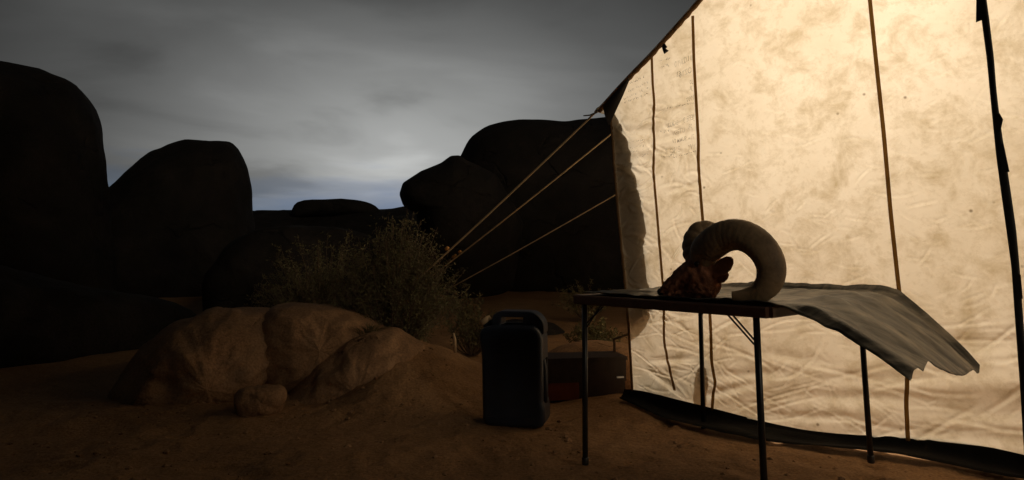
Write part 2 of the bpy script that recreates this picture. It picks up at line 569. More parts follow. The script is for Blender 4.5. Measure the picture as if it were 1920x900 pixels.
# ------------------------------------------------------------------ boulders
def boulder(name, outline, Y, thick, label, cat='boulder', group=None, mt='stone', ex=2.0, amp=0.05, nt=110, nd=40, yoff=0.0, cen=None, fsc=1.2, smooth_it=2, seed=0):
    oc = np.array(outline, float).mean(0) if cen is None else np.array(cen, float)
    c0 = at(oc[0], oc[1], Y)
    er = np.array([c0[0], c0[1], 0]) / math.hypot(c0[0], c0[1])      # the rock's short axis
    et = np.array([er[1], -er[0], 0])
    P = []
    for x, y in outline:
        d = ray(x, y)
        q = np.array([0, 0, HC]) + d * ((c0 @ er) / (d @ er))
        P.append(((q - c0) @ et, q[2] - c0[2]))
    P = np.array(P)
    c = np.zeros(2)
    # dense closed polyline -> radius by angle
    Q = []
    for i in range(len(P)):
        a, b = P[i], P[(i + 1) % len(P)]
        for s in np.linspace(0, 1, 40, endpoint=False):
            Q.append(a + (b - a) * s)
    Q = np.array(Q) - c
    an = np.arctan2(Q[:, 1], Q[:, 0])
    rr = np.hypot(Q[:, 0], Q[:, 1])
    o = np.argsort(an)
    th = np.linspace(-math.pi, math.pi, nt, endpoint=False)
    R = np.interp(th, an[o], rr[o], period=2 * math.pi)
    for _ in range(smooth_it):
        R = (np.roll(R, 1) + 2 * R + np.roll(R, -1)) / 4
    size = R.mean()
    ph = np.linspace(-math.pi / 2, math.pi / 2, nd)
    V = []
    for p in ph:
        cs, sn = math.cos(p), math.sin(p)
        cr = max(cs, 0) ** (2 / ex)
        sr = math.copysign(abs(sn) ** (2 / ex), sn)
        for t_, r in zip(th, R):
            x, z, y = r * cr * math.cos(t_), r * cr * math.sin(t_), thick * sr
            d = Vector((x, y, z))
            k = amp * size * (mn.fractal(Vector((x + seed, y, z)) * (fsc / size), 1.0, 2.0, 5) - .2 * abs(mn.noise(Vector((x - seed, y * 1.3, z * 2.2)) * (2.2 / size))))
            k *= (0.25 + 0.75 * abs(sn))
            if d.length > 1e-6:
                d = d + d.normalized() * k
            V.append(tuple(c0 + et * d.x + er * (d.y + yoff) + np.array([0, 0, d.z])))
    n = len(th)
    fs = []
    for i in range(nd - 1):
        for k in range(n):
            fs.append((i * n + k, i * n + (k + 1) % n, (i + 1) * n + (k + 1) % n, (i + 1) * n + k))
    m_ = MB().add(V, fs)
    ob = m_.build(name, M[mt], origin=(c0[0], c0[1], ground_at(c0[0], c0[1])))
    return tag(ob, label, cat, group)


BG = 'boulders behind the camp'
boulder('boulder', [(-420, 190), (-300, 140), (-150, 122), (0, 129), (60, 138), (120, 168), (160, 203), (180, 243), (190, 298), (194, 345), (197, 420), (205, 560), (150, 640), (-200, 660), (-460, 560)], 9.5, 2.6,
        'huge black round-shouldered boulder at the far left edge', 'boulder', BG, 'stone_unlit', 2.4, 0.07, cen=(-60, 420), nt=170, seed=3, fsc=2.4)
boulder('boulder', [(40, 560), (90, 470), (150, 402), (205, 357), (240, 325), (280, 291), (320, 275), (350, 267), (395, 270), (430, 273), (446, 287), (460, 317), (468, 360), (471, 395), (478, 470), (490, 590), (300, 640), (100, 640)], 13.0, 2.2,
        'dark dome-shaped boulder with steep right side, left of the gap of sky', 'boulder', BG, 'stone_unlit', 2.5, 0.06, cen=(340, 430), nt=170, seed=8, fsc=2.4)
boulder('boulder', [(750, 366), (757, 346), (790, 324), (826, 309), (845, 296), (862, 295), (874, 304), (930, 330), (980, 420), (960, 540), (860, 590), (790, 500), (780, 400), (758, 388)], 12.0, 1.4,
        'dark boulder with a rounded overhanging nose below the bigger dome, right of the sky gap', 'boulder', BG, 'stone_unlit', 2.5, 0.04, cen=(860, 400), nt=220, smooth_it=1, seed=12)
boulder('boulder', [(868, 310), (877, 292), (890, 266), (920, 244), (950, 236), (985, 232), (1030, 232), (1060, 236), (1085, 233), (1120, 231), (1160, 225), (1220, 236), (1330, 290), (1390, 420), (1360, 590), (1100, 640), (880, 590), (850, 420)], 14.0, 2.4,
        'broad dark boulder dome beside the tent, crossed by the guy ropes', 'boulder', BG, 'stone_unlit', 2.5, 0.04, cen=(1080, 420), nt=170, smooth_it=1, seed=21)
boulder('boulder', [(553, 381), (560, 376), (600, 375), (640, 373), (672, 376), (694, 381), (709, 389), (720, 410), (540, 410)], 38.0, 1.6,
        'flat dark slab of rock lying on the distant ridge', 'boulder', BG, 'stone_unlit', 2.3, 0.04, nt=90, nd=24, smooth_it=1, seed=30)

# the distant rocky ridge: a long heap of terrain, wider than the view
mb = MB()
RX = np.linspace(-70, 80, 200)
RT = np.linspace(-1, 1, 26)
P = np.zeros((200, 26, 3))
for i, x in enumerate(RX):
    top = at(615, 391, 40)[2] + 0.10 * fbm(x, 0, 0, 3, 0.25) + 1.1 * sm(6, 30, abs(x + 10)) * (1 + .4 * fbm(x, 4, 0, 3, .08)) - (0.10 if -15 < x < -12.2 else 0)
    for j, t_ in enumerate(RT):
        h = top * (1 - abs(t_) ** 2.6)
        y = 42 + 9 * t_ + 1.5 * fbm(x, t_ * 3, 0, 3, .1)
        P[i, j] = (x, y, h + (0.25 * fbm(x, y, 2, 4, .5) if 0.1 < abs(t_) < .95 else 0))
rg = MB().grid(P).build('rocky_ridge', M['stone_unlit'])
tag(rg, 'low dark rocky ridge across the gap between the boulders', None, None, 'structure')

# unseen slope added behind the camera to keep the fill lamp off the left
P = np.zeros((80, 30, 3))
for j, t_ in enumerate(np.linspace(-1, 1, 30)):
    y = -9.0 + 6.0 * t_
    xe = .2 + .675 * (3 - y)
    for i, q in enumerate(np.linspace(0, 1, 80)):
        x = -45 + (xe + 45) * q
        e_ = float(sm(0, 1.1, xe - x))
        h = 9.5 * e_ * (1 - abs(t_) ** 3) * (1 + .06 * fbm(x, 1, 0, 3, .4))
        P[i, j] = (x, y + .5 * fbm(x, y, 1, 3, .6), -.3 + h + .5 * fbm(x, y, 0, 4, .5) * e_)
tag(MB().grid(P).build('shade_slope', M['stone_unlit']), 'unseen slope added behind the camera to shade the left side', None, None, 'structure')

# low rocks at the foot, lit by the tent
LG = 'low rocks left of the jug'
boulder('rock', [(205, 740), (255, 660), (320, 607), (400, 580), (460, 577), (505, 575), (545, 590), (560, 640), (530, 700), (500, 740), (480, 800), (330, 815), (215, 800)], 5.0, 0.62,
        'rounded brown rock at the left, fading into darkness', 'rock', LG, 'stone', 2.3, 0.16, cen=(390, 700), seed=41, fsc=2.2)
boulder('rock', [(488, 596), (512, 573), (560, 569), (615, 573), (660, 580), (692, 594), (735, 618), (725, 655), (650, 690), (560, 730), (505, 740), (480, 680)], 5.15, 0.5,
        'flat-topped pinkish brown rock below the big shrub, with a grass tuft at its end', 'rock', LG, 'stone', 2.8, 0.12, cen=(600, 640), smooth_it=1, seed=52, fsc=2.4)
boulder('rock', [(690, 622), (742, 613), (800, 648), (830, 700), (780, 740), (700, 765), (600, 800), (505, 805), (512, 768), (560, 716), (605, 676), (650, 640)], 4.85, 0.40,
        'long sloping brown rock with a shadowed left flank, nearest to the jug', 'rock', LG, 'stone', 2.4, 0.15, cen=(670, 715), smooth_it=1, seed=77, fsc=2.2)
boulder('stone', [(436, 742), (452, 729), (490, 724), (530, 722), (540, 736), (528, 772), (490, 785), (444, 780)], 4.25, 0.12,
        'small olive flat-topped stone at the foot of the rocks', 'stone', None, 'stone', 2.8, 0.14, nt=60, nd=24, seed=81, fsc=2.0)
boulder('rock', [(-420, 560), (-200, 512), (0, 500), (110, 528), (200, 545), (290, 556), (370, 580), (400, 640), (300, 700), (255, 770), (150, 800), (-420, 830)], 6.0, 0.8,  # added black rock covers ground that should lie in darkness
        'long low black rock added for the darkness below the huge boulder at the left edge', 'rock', LG, 'stone_unlit', 2.4, 0.12, cen=(-40, 660), seed=44, fsc=2.2)
boulder('rock', [(380, 520), (430, 455), (490, 428), (560, 420), (640, 428), (720, 452), (790, 500), (820, 600), (600, 660), (380, 640)], 9.2, 0.9,  # added black rock darkens the pale ground below the ridge
        'low black rock mass added to darken the gap under the far ridge, behind the shrubs', 'rock', None, 'stone_unlit', 2.4, 0.10, cen=(590, 540), seed=46, fsc=2.2)
boulder('rock', [(1015, 668), (1045, 652), (1085, 641), (1120, 640), (1165, 645), (1200, 652), (1260, 670), (1260, 740), (1015, 740)], 5.05, 0.30,
        'pale tan flat rock hump behind the dark box, beside the tent corner', 'rock', None, 'stone', 2.8, 0.06, smooth_it=1, seed=95)
boulder('rock', [(880, 640), (910, 612), (960, 600), (1040, 606), (1080, 640), (1090, 690), (880, 690)], 7.4, 0.5,
        'low grey-brown rock far behind the blue jug', 'rock', None, 'stone_unlit', 2.4, 0.08, seed=99)

# ------------------------------------------------------------------ tent
SL_Z = [0.0, 0.08, 0.654, 1.2, 1.749, 1.876, 4.0]
SL_S = [-0.50, -0.505, -0.546, -0.585, -0.617, -0.64, -0.65]


def zr(s):
    d = s + 0.65
    d = np.minimum(d, 2 * 2.05 - d)
    return 1.876 + np.where(d < .33, .775 * d, .775 * .33 + .917 * (d - .33))


def zbot(s):
    p = W0 + E1 * s
    return ground_at(p[0], p[1]) + 0.02


# creases: short soft ridges, rasterised
DS = 0.0045
SG = np.arange(-0.68, 2.25, DS)
ZG = np.arange(-0.05, 3.2, DS)
WG = np.zeros((len(SG), len(ZG)))


def crease(s0, z0, L, a, h, w, curve=0.0):
    ca, sa = math.cos(a), math.sin(a)
    r = L / 2 + 4 * w + abs(curve) * L
    i0, i1 = np.searchsorted(SG, [s0 - r, s0 + r])
    j0, j1 = np.searchsorted(ZG, [z0 - r, z0 + r])
    if i1 <= i0 or j1 <= j0:
        return
    ss, zz = np.meshgrid(SG[i0:i1] - s0, ZG[j0:j1] - z0, indexing='ij')
    u = ss * ca + zz * sa
    v = -ss * sa + zz * ca - curve * (u * u / L - L / 12) * 4
    t_ = np.clip(1 - (2 * u / L) ** 2, 0, 1)
    prof = np.exp(-(v / w) ** 2) - 0.45 * np.exp(-((v + 1.6 * w) / (1.3 * w)) ** 2)
    WG[i0:i1, j0:j1] += h * prof * t_


for k in range(1900):
    s0, z0 = rng.uniform(-.6, 2.2), rng.uniform(0.0, 3.1)
    dens = 0.30 + 0.6 * float(sm(1.5, 0.2, z0)) + .5 * float(sm(.9, 1.4, s0))
    if rng.random() > dens:
        continue
    a = rng.normal(-0.22, 0.6)
    crease(s0, z0, rng.uniform(.03, .17), a, rng.uniform(.0010, .0050), rng.uniform(.0034, .0056), rng.normal(0, .07))
for k in range(90):                          # longer drag folds low down
    s0, z0 = rng.uniform(-.45, 1.7), rng.uniform(0.03, .62)
    crease(s0, z0, rng.uniform(.2, .6), rng.normal(0.06, .45), rng.uniform(.003, .007), rng.uniform(.005, .010), rng.normal(0, .06))
for k in range(110):                         # crumpled corner
    s0, z0 = rng.uniform(-.62, -.05), rng.uniform(.5, 1.9)
    crease(s0, z0, rng.uniform(.06, .28), rng.normal(-.2, .6), rng.uniform(.003, .009), rng.uniform(.005, .011), rng.normal(0, .25))
# named folds read off the picture
for s0, z0, L, a, h, w in ((-.42, 1.67, .30, -.05, .022, .03), (-.40, 1.55, .28, .1, -.014, .025), (-.50, 1.45, .25, -.5, .014, .02),
                           (-.12, 1.31, .26, .22, .012, .014), (-.15, 1.62, .30, .1, .01, .016), (-.2, 1.80, .24, .12, -.01, .02),
                           (.10, .20, .5, .35, .014, .02), (.25, .30, .6, .15, .012, .025), (-.25, .32, .35, .15, .016, .018),
                           (-.3, .2, .35, -.45, .012, .018), (.8, .33, .7, .1, .010, .03), (1.2, .22, .8, .12, .012, .04), (.5, .12, .6, .1, .01, .02), (1.15, .52, 1.0, .10, .016, .05), (1.3, .36, .9, .16, -.018, .05), (.75, .24, .8, .08, .016, .035), (.45, .40, .5, -.1, .010, .03), (1.1, .12, .9, .1, .018, .04)):
    crease(s0, z0, L, a, h, w)
SS, ZZ = np.meshgrid(SG, ZG, indexing='ij')
WG += 0.030 * np.sin(2.1 * SS + .6) * np.sin(1.3 * ZZ + .4) + 0.012 * np.sin(5.3 * SS + 2.0 * ZZ) + 0.008 * np.sin(4.1 * ZZ - 3 * SS + 1)
WG += 0.05 * np.exp(-(ZZ / .25) ** 2) * (0.6 + 0.4 * np.sin(3.1 * SS + .5)) * sm(-.5, -.2, SS)     # foot kicks out


def wofs(s, z):
    i = (np.asarray(s, float) - SG[0]) / DS
    j = (np.asarray(z, float) - ZG[0]) / DS
    i = np.clip(i, 0, len(SG) - 1.001)
    j = np.clip(j, 0, len(ZG) - 1.001)
    i0 = i.astype(int)
    j0 = j.astype(int)
    a, b = i - i0, j - j0
    return WG[i0, j0] * (1 - a) * (1 - b) + WG[i0 + 1, j0] * a * (1 - b) + WG[i0, j0 + 1] * (1 - a) * b + WG[i0 + 1, j0 + 1] * a * b


def Wp(s, z, off=0.0):                       # a point on the front canvas
    s = np.asarray(s, float)
    z = np.asarray(z, float)
    o = wofs(s, z) + off
    return W0 + E1 * s[..., None] - E2 * o[..., None] + np.array([0, 0, 1.0]) * z[..., None]


def wall_px(x, y, off=0.0):                  # pixel -> (s, z) on the front canvas
    d = ray(x, y)
    o = np.array([0, 0, HC])
    t_ = ((W0 - o) @ E2) / (d @ E2)
    for _ in range(5):
        p = o + d * t_
        s_, z_ = (p - W0) @ E1, p[2]
        w = float(wofs(s_, z_)) + off
        t_ = (((W0 - E2 * w) - o) @ E2) / (d @ E2)
    p = o + d * t_
    return float((p - W0) @ E1), float(p[2])


tent_root = W0 + E1 * -.55
tent = empty('wall_tent', (tent_root[0], tent_root[1], ground_at(tent_root[0], tent_root[1])), 'cream canvas wall tent glowing from a lamp inside', 'tent')


def s_left(z):
    return np.interp(z, SL_Z, SL_S)


cols = np.concatenate([np.arange(-.6, 2.1, .0052), np.linspace(2.1, 3.45, 30)])
rows = 470
P = np.zeros((len(cols), rows, 3))
for i, s in enumerate(cols):
    zt = float(zr(s)) + .0
    z = zbot(s) + (zt - zbot(s)) * np.linspace(0, 1, rows)
    k = max(0.0, 1 - (s + .6) / .5)
    sv = s + (s_left(z) + .6) * k
    P[i] = Wp(sv, z)
MB().grid(P).build('front_wall', M['canvas'], tent)

DEPTH, SRIGHT = 4.4, 3.45


def gridplane(f, a, b):
    A, B = np.linspace(0, 1, a), np.linspace(0, 1, b)
    return np.array([[f(x, y) for y in B] for x in A])


def T3(s, d, z):
    return W0 + E1 * s + E2 * d + np.array([0, 0, z])


def side(s_of, sign):
    def f(a, b):
        d = a * DEPTH
        z = 0.02 + b * 1.85
        s = s_of(z)
        if sign < 0:
            o = float(wofs(s, z)) * (1 - min(1, d / .3))
        else:
            o = 0
        return T3(s + sign * 0.02 * math.sin(3 * d) * math.sin(2 * z), d - o, z + (.06 if sign < 0 and b == 0 else 0))
    return f


MB().grid(gridplane(side(lambda z: float(s_left(z)) + (0.0), -1), 60, 24)).build('side_wall', M['canvas'], tent)
MB().grid(gridplane(side(lambda z: SRIGHT, 1), 40, 16)).build('side_wall', M['canvas'], tent)
MB().grid(gridplane(lambda a, b: T3(-.62 + a * (SRIGHT + .62), DEPTH, b * float(zr(-.62 + a * (SRIGHT + .62)))), 40, 20)).build('rear_wall', M['canvas'], tent)
for sg in (0, 1):
    def rf(a, b, sg=sg):
        d = -0.03 + a * (DEPTH + .06)
        t_ = -.075 + b * (2.05 + .075)
        s = (-.65 + t_) if sg == 0 else (3.45 - t_)
        z = float(zr(-.65 + max(t_, 0))) + min(t_, 0) * .75 + .012
        return T3(s, d - (float(wofs(s, min(z, 3.1))) * (1 - min(1, max(d, 0) / .3)) if sg == 0 else 0), z - .03 * math.sin(a * math.pi) * math.sin(b * math.pi))
    MB().grid(gridplane(rf, 60, 30)).build('roof_panel', M['canvas'], tent)

# hem cord along the gable edge
ss = np.linspace(-.70, 1.40, 90)
pts = []
for s in ss:
    z = float(zr(max(s, -.65))) + min(s + .65, 0) * .8
    pts.append(Wp(np.array(s), np.array(z - .004), .014))
MB().tube(pts, [.014 + .003 * math.sin(9 * k) for k in range(len(pts))], 8).build('gable_hem', M['hem'], tent)
# dark reinforcement flap where the roof edge meets the corner
poly_out = [(1131, 197), (1150, 176), (1166, 158), (1180, 147)]
poly_in = [(1142, 236), (1156, 206), (1169, 178), (1181, 149)]
P = []
for (x0, y0), (x1, y1) in zip(poly_out, poly_in):
    a, b = wall_px(x0, y0, .03), wall_px(x1, y1, .03)
    row = []
    for t_ in np.linspace(0, 1, 6):
        row.append(Wp(np.array(a[0] + (b[0] - a[0]) * t_), np.array(a[1] + (b[1] - a[1]) * t_), .03 + .02 * math.sin(t_ * 3.1)))
    P.append(row)
MB().grid(P).build('eave_flap', M['dark_canvas'], tent)


def strip_px(pts, widths, off=.004, dense=60):
    pts = np.array(pts, float)
    t_ = np.concatenate([[0], np.cumsum(np.hypot(*np.diff(pts, axis=0).T))])
    tt = np.linspace(0, t_[-1], dense)
    xs, ys = np.interp(tt, t_, pts[:, 0]), np.interp(tt, t_, pts[:, 1])
    ws = np.interp(tt, t_, widths)
    sz = np.array([wall_px(x, y, off) for x, y in zip(xs, ys)])
    sz[1:-1, 0] = (sz[:-2, 0] + 2 * sz[1:-1, 0] + sz[2:, 0]) / 4
    return sz, ws


def seam_strip(name, pts, widths, m, off=.0035, dense=70, thick=.004):
    sz, ws = strip_px(pts, widths, off, dense)
    P = []
    for (s, z), w in zip(sz, ws):
        z = max(z, zbot(s))
        row = []
        for a, o in ((-.5, 0), (-.46, thick), (-.2, thick * 1.4), (.2, thick * 1.4), (.46, thick), (.5, 0)):
            row.append(Wp(np.array(s + a * w), np.array(z), off + o))
        P.append(row)
    return MB().grid(P).build(name, m, tent)


seam_strip('seam', [(1222, 104), (1224, 160), (1227, 190), (1225, 230), (1227, 270), (1225, 320), (1232, 400), (1236, 450), (1241, 510), (1245, 560), (1245, 640), (1255, 690), (1265, 732)], [.015] * 13, M['seam'])
seam_strip('seam', [(1299, 30), (1301, 110), (1306, 200), (1310, 270), (1309, 300), (1315, 380), (1320, 440), (1328, 540), (1333, 620), (1334, 680), (1342, 718), (1336, 745), (1335, 792)], [.017] * 13, M['seam'])
seam_strip('seam', [(1629, -20), (1640, 90), (1657, 250), (1670, 400), (1683, 520), (1692, 600), (1702, 690), (1699, 760), (1704, 852)], [.019] * 9, M['seam'])
zp = seam_strip('zipper', [(1842, -20), (1848, 40), (1857, 110), (1862, 170), (1868, 225), (1876, 290), (1886, 360), (1896, 430), (1904, 500), (1911, 600), (1920, 720), (1930, 880)], [.022, .030, .028, .026, .028, .034, .036, .036, .03, .03, .03, .03], M['zip'], .008, 80, .006)


def zflap(pxs, name='zipper_flap'):
    q = [wall_px(x, y, .012) for x, y in pxs]
    vs = [Wp(np.array(s), np.array(z), .012) for s, z in q] + [Wp(np.array(s), np.array(z), .018) for s, z in q]
    n = len(q)
    fs = [tuple(range(n, 2 * n)), tuple(range(n))[::-1]] + [(i, (i + 1) % n, (i + 1) % n + n, i + n) for i in range(n)]
    m_ = MB().add(vs, fs)
    o = m_.build(name, M['zip'], zp, smooth=False)
    me = o.data                       # parent (zipper) sits at the tent root as well
    o.location = -Vector(tent.location)
    for v in me.vertices:
        pass
    return o


zflap([(1831, -20), (1846, -20), (1846, 36), (1830, 42)])
zflap([(1864, 222), (1874, 212), (1881, 224), (1876, 246), (1864, 240)])
zflap([(1872, 268), (1882, 270), (1893, 322), (1878, 326)])
zflap([(1902, 510), (1914, 515), (1918, 560), (1905, 560)])

# small hanging tab under the gable edge
q = [(1241, 84), (1247, 82), (1251, 88), (1248, 91), (1254, 95), (1246, 101), (1243, 93)]
qq = [wall_px(x, y, .012) for x, y in q]
vs = [Wp(np.array(s), np.array(z), .010) for s, z in qq] + [Wp(np.array(s), np.array(z), .02) for s, z in qq]
n = len(q)
MB().add(vs, [tuple(range(n, 2 * n)), tuple(range(n))[::-1]] + [(i, (i + 1) % n, (i + 1) % n + n, i + n) for i in range(n)]).build('tie_tab', M['zip'], tent, smooth=False)

# corner welt: thin folded edge of canvas down the corner
pts = [Wp(np.array(float(s_left(z))), np.array(z), .004) for z in np.linspace(.09, 1.85, 40)]
MB().tube(pts, .008, 6).build('corner_welt', M['hem'], tent)

# black sod cloth along the foot
P = []
for s in np.arange(-.56, 2.6, .03):
    row = []
    for k, (o, h) in enumerate(((-.004, .066), (.008, .045), (.025, .02), (.05, .010), (.085, .010), (.12, .009), (.145, .012), (.155, .004))):
        sh = 1 + .16 * math.sin(2.7 * s + 1) + .07 * math.sin(9 * s)
        k1 = float(sm(-.62, -.1, s))
        base = float(wofs(s, .06))
        oo = base + .006 + o * (sh * (.35 + .65 * k1) if k > 1 else 1)
        p = W0 + E1 * s - E2 * oo
        hh = h * (1 + .35 * math.sin(5 * s + 2)) if k < 2 else h + (.010 * (1 + math.sin(7 * s + 11 * o)) + .014 * max(0, fbm(s * 3, o * 9, 4, 3)))
        zg = ground_at(p[0], p[1]) + .012 + hh
        row.append((p[0], p[1], zg))
    P.append(row)
MB().grid(P).build('sod_cloth', M['black_vinyl'], tent)

# handwriting on the inside of the canvas, showing through reversed
def writing(text, x, y, h, slope, mirrored=True):
    cu = bpy.data.curves.new('t', 'FONT')
    cu.body = text
    cu.size = 1.0
    cu.offset = 0.006
    ob = bpy.data.objects.new('t', cu)
    C.objects.link(ob)
    dg = bpy.context.evaluated_depsgraph_get()
    me = bpy.data.meshes.new_from_object(ob.evaluated_get(dg))
    bpy.data.objects.remove(ob)
    s0, z0 = wall_px(x, y, .002)
    s1, z1 = wall_px(x, y - h, .002)
    k = (z1 - z0) / .72
    vs = []
    for v in me.vertices:
        a, b = v.co.x * k * .62, v.co.y * k
        b += 0.05 * k * math.sin(a / k * 3.3)
        if mirrored:
            a = -a
        a, b = a, b + a * slope
        vs.append(Wp(np.array(s0 + a), np.array(z0 + b), .0022))
    fs = [tuple(p.vertices) for p in me.polygons]
    bpy.data.meshes.remove(me)
    o_ = MB().add(vs, fs).build('handwriting', M['ink'], tent, smooth=False)
    o_['kind'] = 'stuff'
    return o_


def scribble(x0, y0, x1, y1, h, n, seed):
    r = random.Random(seed)
    m_ = MB()
    x = x0
    d = (y1 - y0) / (x1 - x0)
    while x < x1:
        w = r.uniform(2.2, 4.2)
        if r.random() < .2:
            x += w
            continue
        pts = []
        for k in range(r.randint(3, 5)):
            pts.append((x + w * r.random(), y0 + (x - x0) * d - h * r.random()))
        for a, b in zip(pts[:-1], pts[1:]):
            sa, sb = wall_px(*a, .002), wall_px(*b, .002)
            dx, dz = sb[0] - sa[0], sb[1] - sa[1]
            L = math.hypot(dx, dz) + 1e-6
            ox, oz = -dz / L * .0013, dx / L * .0013
            m_.add([Wp(np.array(sa[0] - ox), np.array(sa[1] - oz), .0022), Wp(np.array(sb[0] - ox), np.array(sb[1] - oz), .0022),
                    Wp(np.array(sb[0] + ox), np.array(sb[1] + oz), .0022), Wp(np.array(sa[0] + ox), np.array(sa[1] + oz), .0022)], [(0, 1, 2, 3)])
        x += w
    m_.build('handwriting', M['ink'], tent, smooth=False)['kind'] = 'stuff'


for tx, x, y, h, sl in (('11/21/10', 1298, 112, 11, .28), ('OZ16', 1297, 136, 11, .25), ('E3', 1276, 142, 9, .2), ('50', 1300, 157, 8, .1), ('JF.', 1298, 168, 8, .15),
                        ('1997', 1302, 187, 9, .2), ('JEFE 3', 1302, 224, 10, .16), ('BOUZ', 1272, 234, 9, .14), ('3R', 1298, 240, 8, .14), ('UTEST', 1284, 248, 9, .14),
                        ('7L', 1302, 260, 9, .12), ('SUMM EV', 1287, 263, 8, .14), ('Wil', 1304, 279, 11, .18), ('3HC', 1275, 285, 12, .2), ('E', 1251, 287, 9, .2)):
    writing(tx, x, y, h, sl)
for k, (x0, y0, x1, y1, h) in enumerate(((1238, 118, 1256, 110, 5), (1240, 128, 1254, 124, 6), (1238, 250, 1252, 249, 6), (1180, 158, 1212, 143, 4), (1172, 176, 1214, 155, 4), (1168, 188, 1214, 166, 4), (1170, 194, 1212, 178, 4),
                                         (1178, 268, 1208, 264, 4), (1182, 279, 1206, 275, 4), (1184, 287, 1216, 282, 4), (1194, 296, 1216, 291, 5), (1240, 297, 1262, 293, 5), (1262, 296, 1305, 284, 2.5),
                                         (1250, 204, 1300, 194, 3))):
    scribble(x0, y0, x1, y1, h, 6, k)

# ---- things inside that show as silhouettes or light
lantern = empty('lantern', tuple(T3(.72, 1.9, 2.42)), 'lantern hanging inside the tent, seen only as the glow through the canvas', 'lantern')
lx = np.array(lantern.location)
MB().tube([lx + [0, 0, .07], lx + [0, 0, .075], lx + [0, 0, .10], lx + [0, 0, .12]], [.045, .05, .04, .012], 14).build('cap', M['tmetal'], lantern)
MB().tube([lx + [0, 0, .12], lx + [0, 0, .42]], .003, 6).build('cord', M['tmetal'], lantern)
L = bpy.data.lights.new('lantern_flame', 'POINT')
L.energy = 315
L.color = (1.0, 0.885, 0.725)
L.shadow_soft_size = 0.05
lo = bpy.data.objects.new('lantern_flame', L)
C.objects.link(lo)
lo.parent = lantern

# coat hanging in the corner
edge = [(1158, 205), (1174, 240), (1186, 265), (1190, 300), (1199, 340), (1203, 370), (1211, 400), (1216, 430), (1211, 455), (1216, 485), (1218, 510), (1226, 535), (1226, 560), (1224, 585), (1212, 600), (1195, 612)]
P = []
for x, y in edge:
    s, z = wall_px(x, y)
    row = []
    for t_ in np.linspace(0, 1, 10):
        sv = (float(s_left(z)) + .012) * (1 - t_) + s * t_
        q = Wp(np.array(sv), np.array(z), -.028 - .02 * math.sin(t_ * 9 + z * 3) ** 2)
        row.append(q)
    P.append(row)
P = np.array(P)
back = P + E2 * .05
mb = MB().grid(P)
mb.grid(back[::-1])
mb.grid(np.stack([P[:, -1], back[:, -1]], 1))
co = mb.build('hanging_coat', M['coat'], origin=tuple(P[0, 0]))
tag(co, 'dark cloth hanging inside the tent corner, seen as a scalloped silhouette', 'cloth')

# bag on the tent floor against the canvas
mb = MB()
cen = [wall_px(1322, 718), wall_px(1265, 765)]
p0 = Wp(np.array(cen[0][0]), np.array(cen[0][1] + .07), -.055)
p1 = Wp(np.array(cen[1][0]), np.array(.07), -.125)
mb.tube([p1 + E1 * -.26 + [0, 0, .06], p1 + E1 * -.22 + [0, 0, .06], p1 + [0, 0, .055], p1 + E1 * .12 + [0, 0, .06], p1 + E1 * .17 + [0, 0, .07]], [.02, .05, .06, .06, .02], 14)
bagb = mb
tag(mb.build('bedroll', M['coat'], origin=tuple(p1)), 'bedroll on the tent floor by the corner, a low shadow through canvas', 'bedroll')
mb = MB()
mb.tube([p0 + [0, 0, -.12], p0 + [0, 0, -.05], p0, p0 + [0, 0, .04], p0 + [0, 0, .055]], [.03, .04, .042, .03, .008], 14)
tag(mb.build('stuff_sack', M['coat'], origin=tuple(p0 + [0, 0, -.12])), 'small sack inside the tent, a round shadow beside the second seam', 'bag')

# ------------------------------------------------------------------ guy ropes
side_dir = -E1
out2 = np.array([-E1[0], -E1[1], 0])


def rope(p_from, p_to, n=30, sag=.02):
    p_from, p_to = np.array(p_from), np.array(p_to)
    return [p_from + (p_to - p_from) * t_ - np.array([0, 0, sag * math.sin(math.pi * t_)]) for t_ in np.linspace(0, 1, n)]


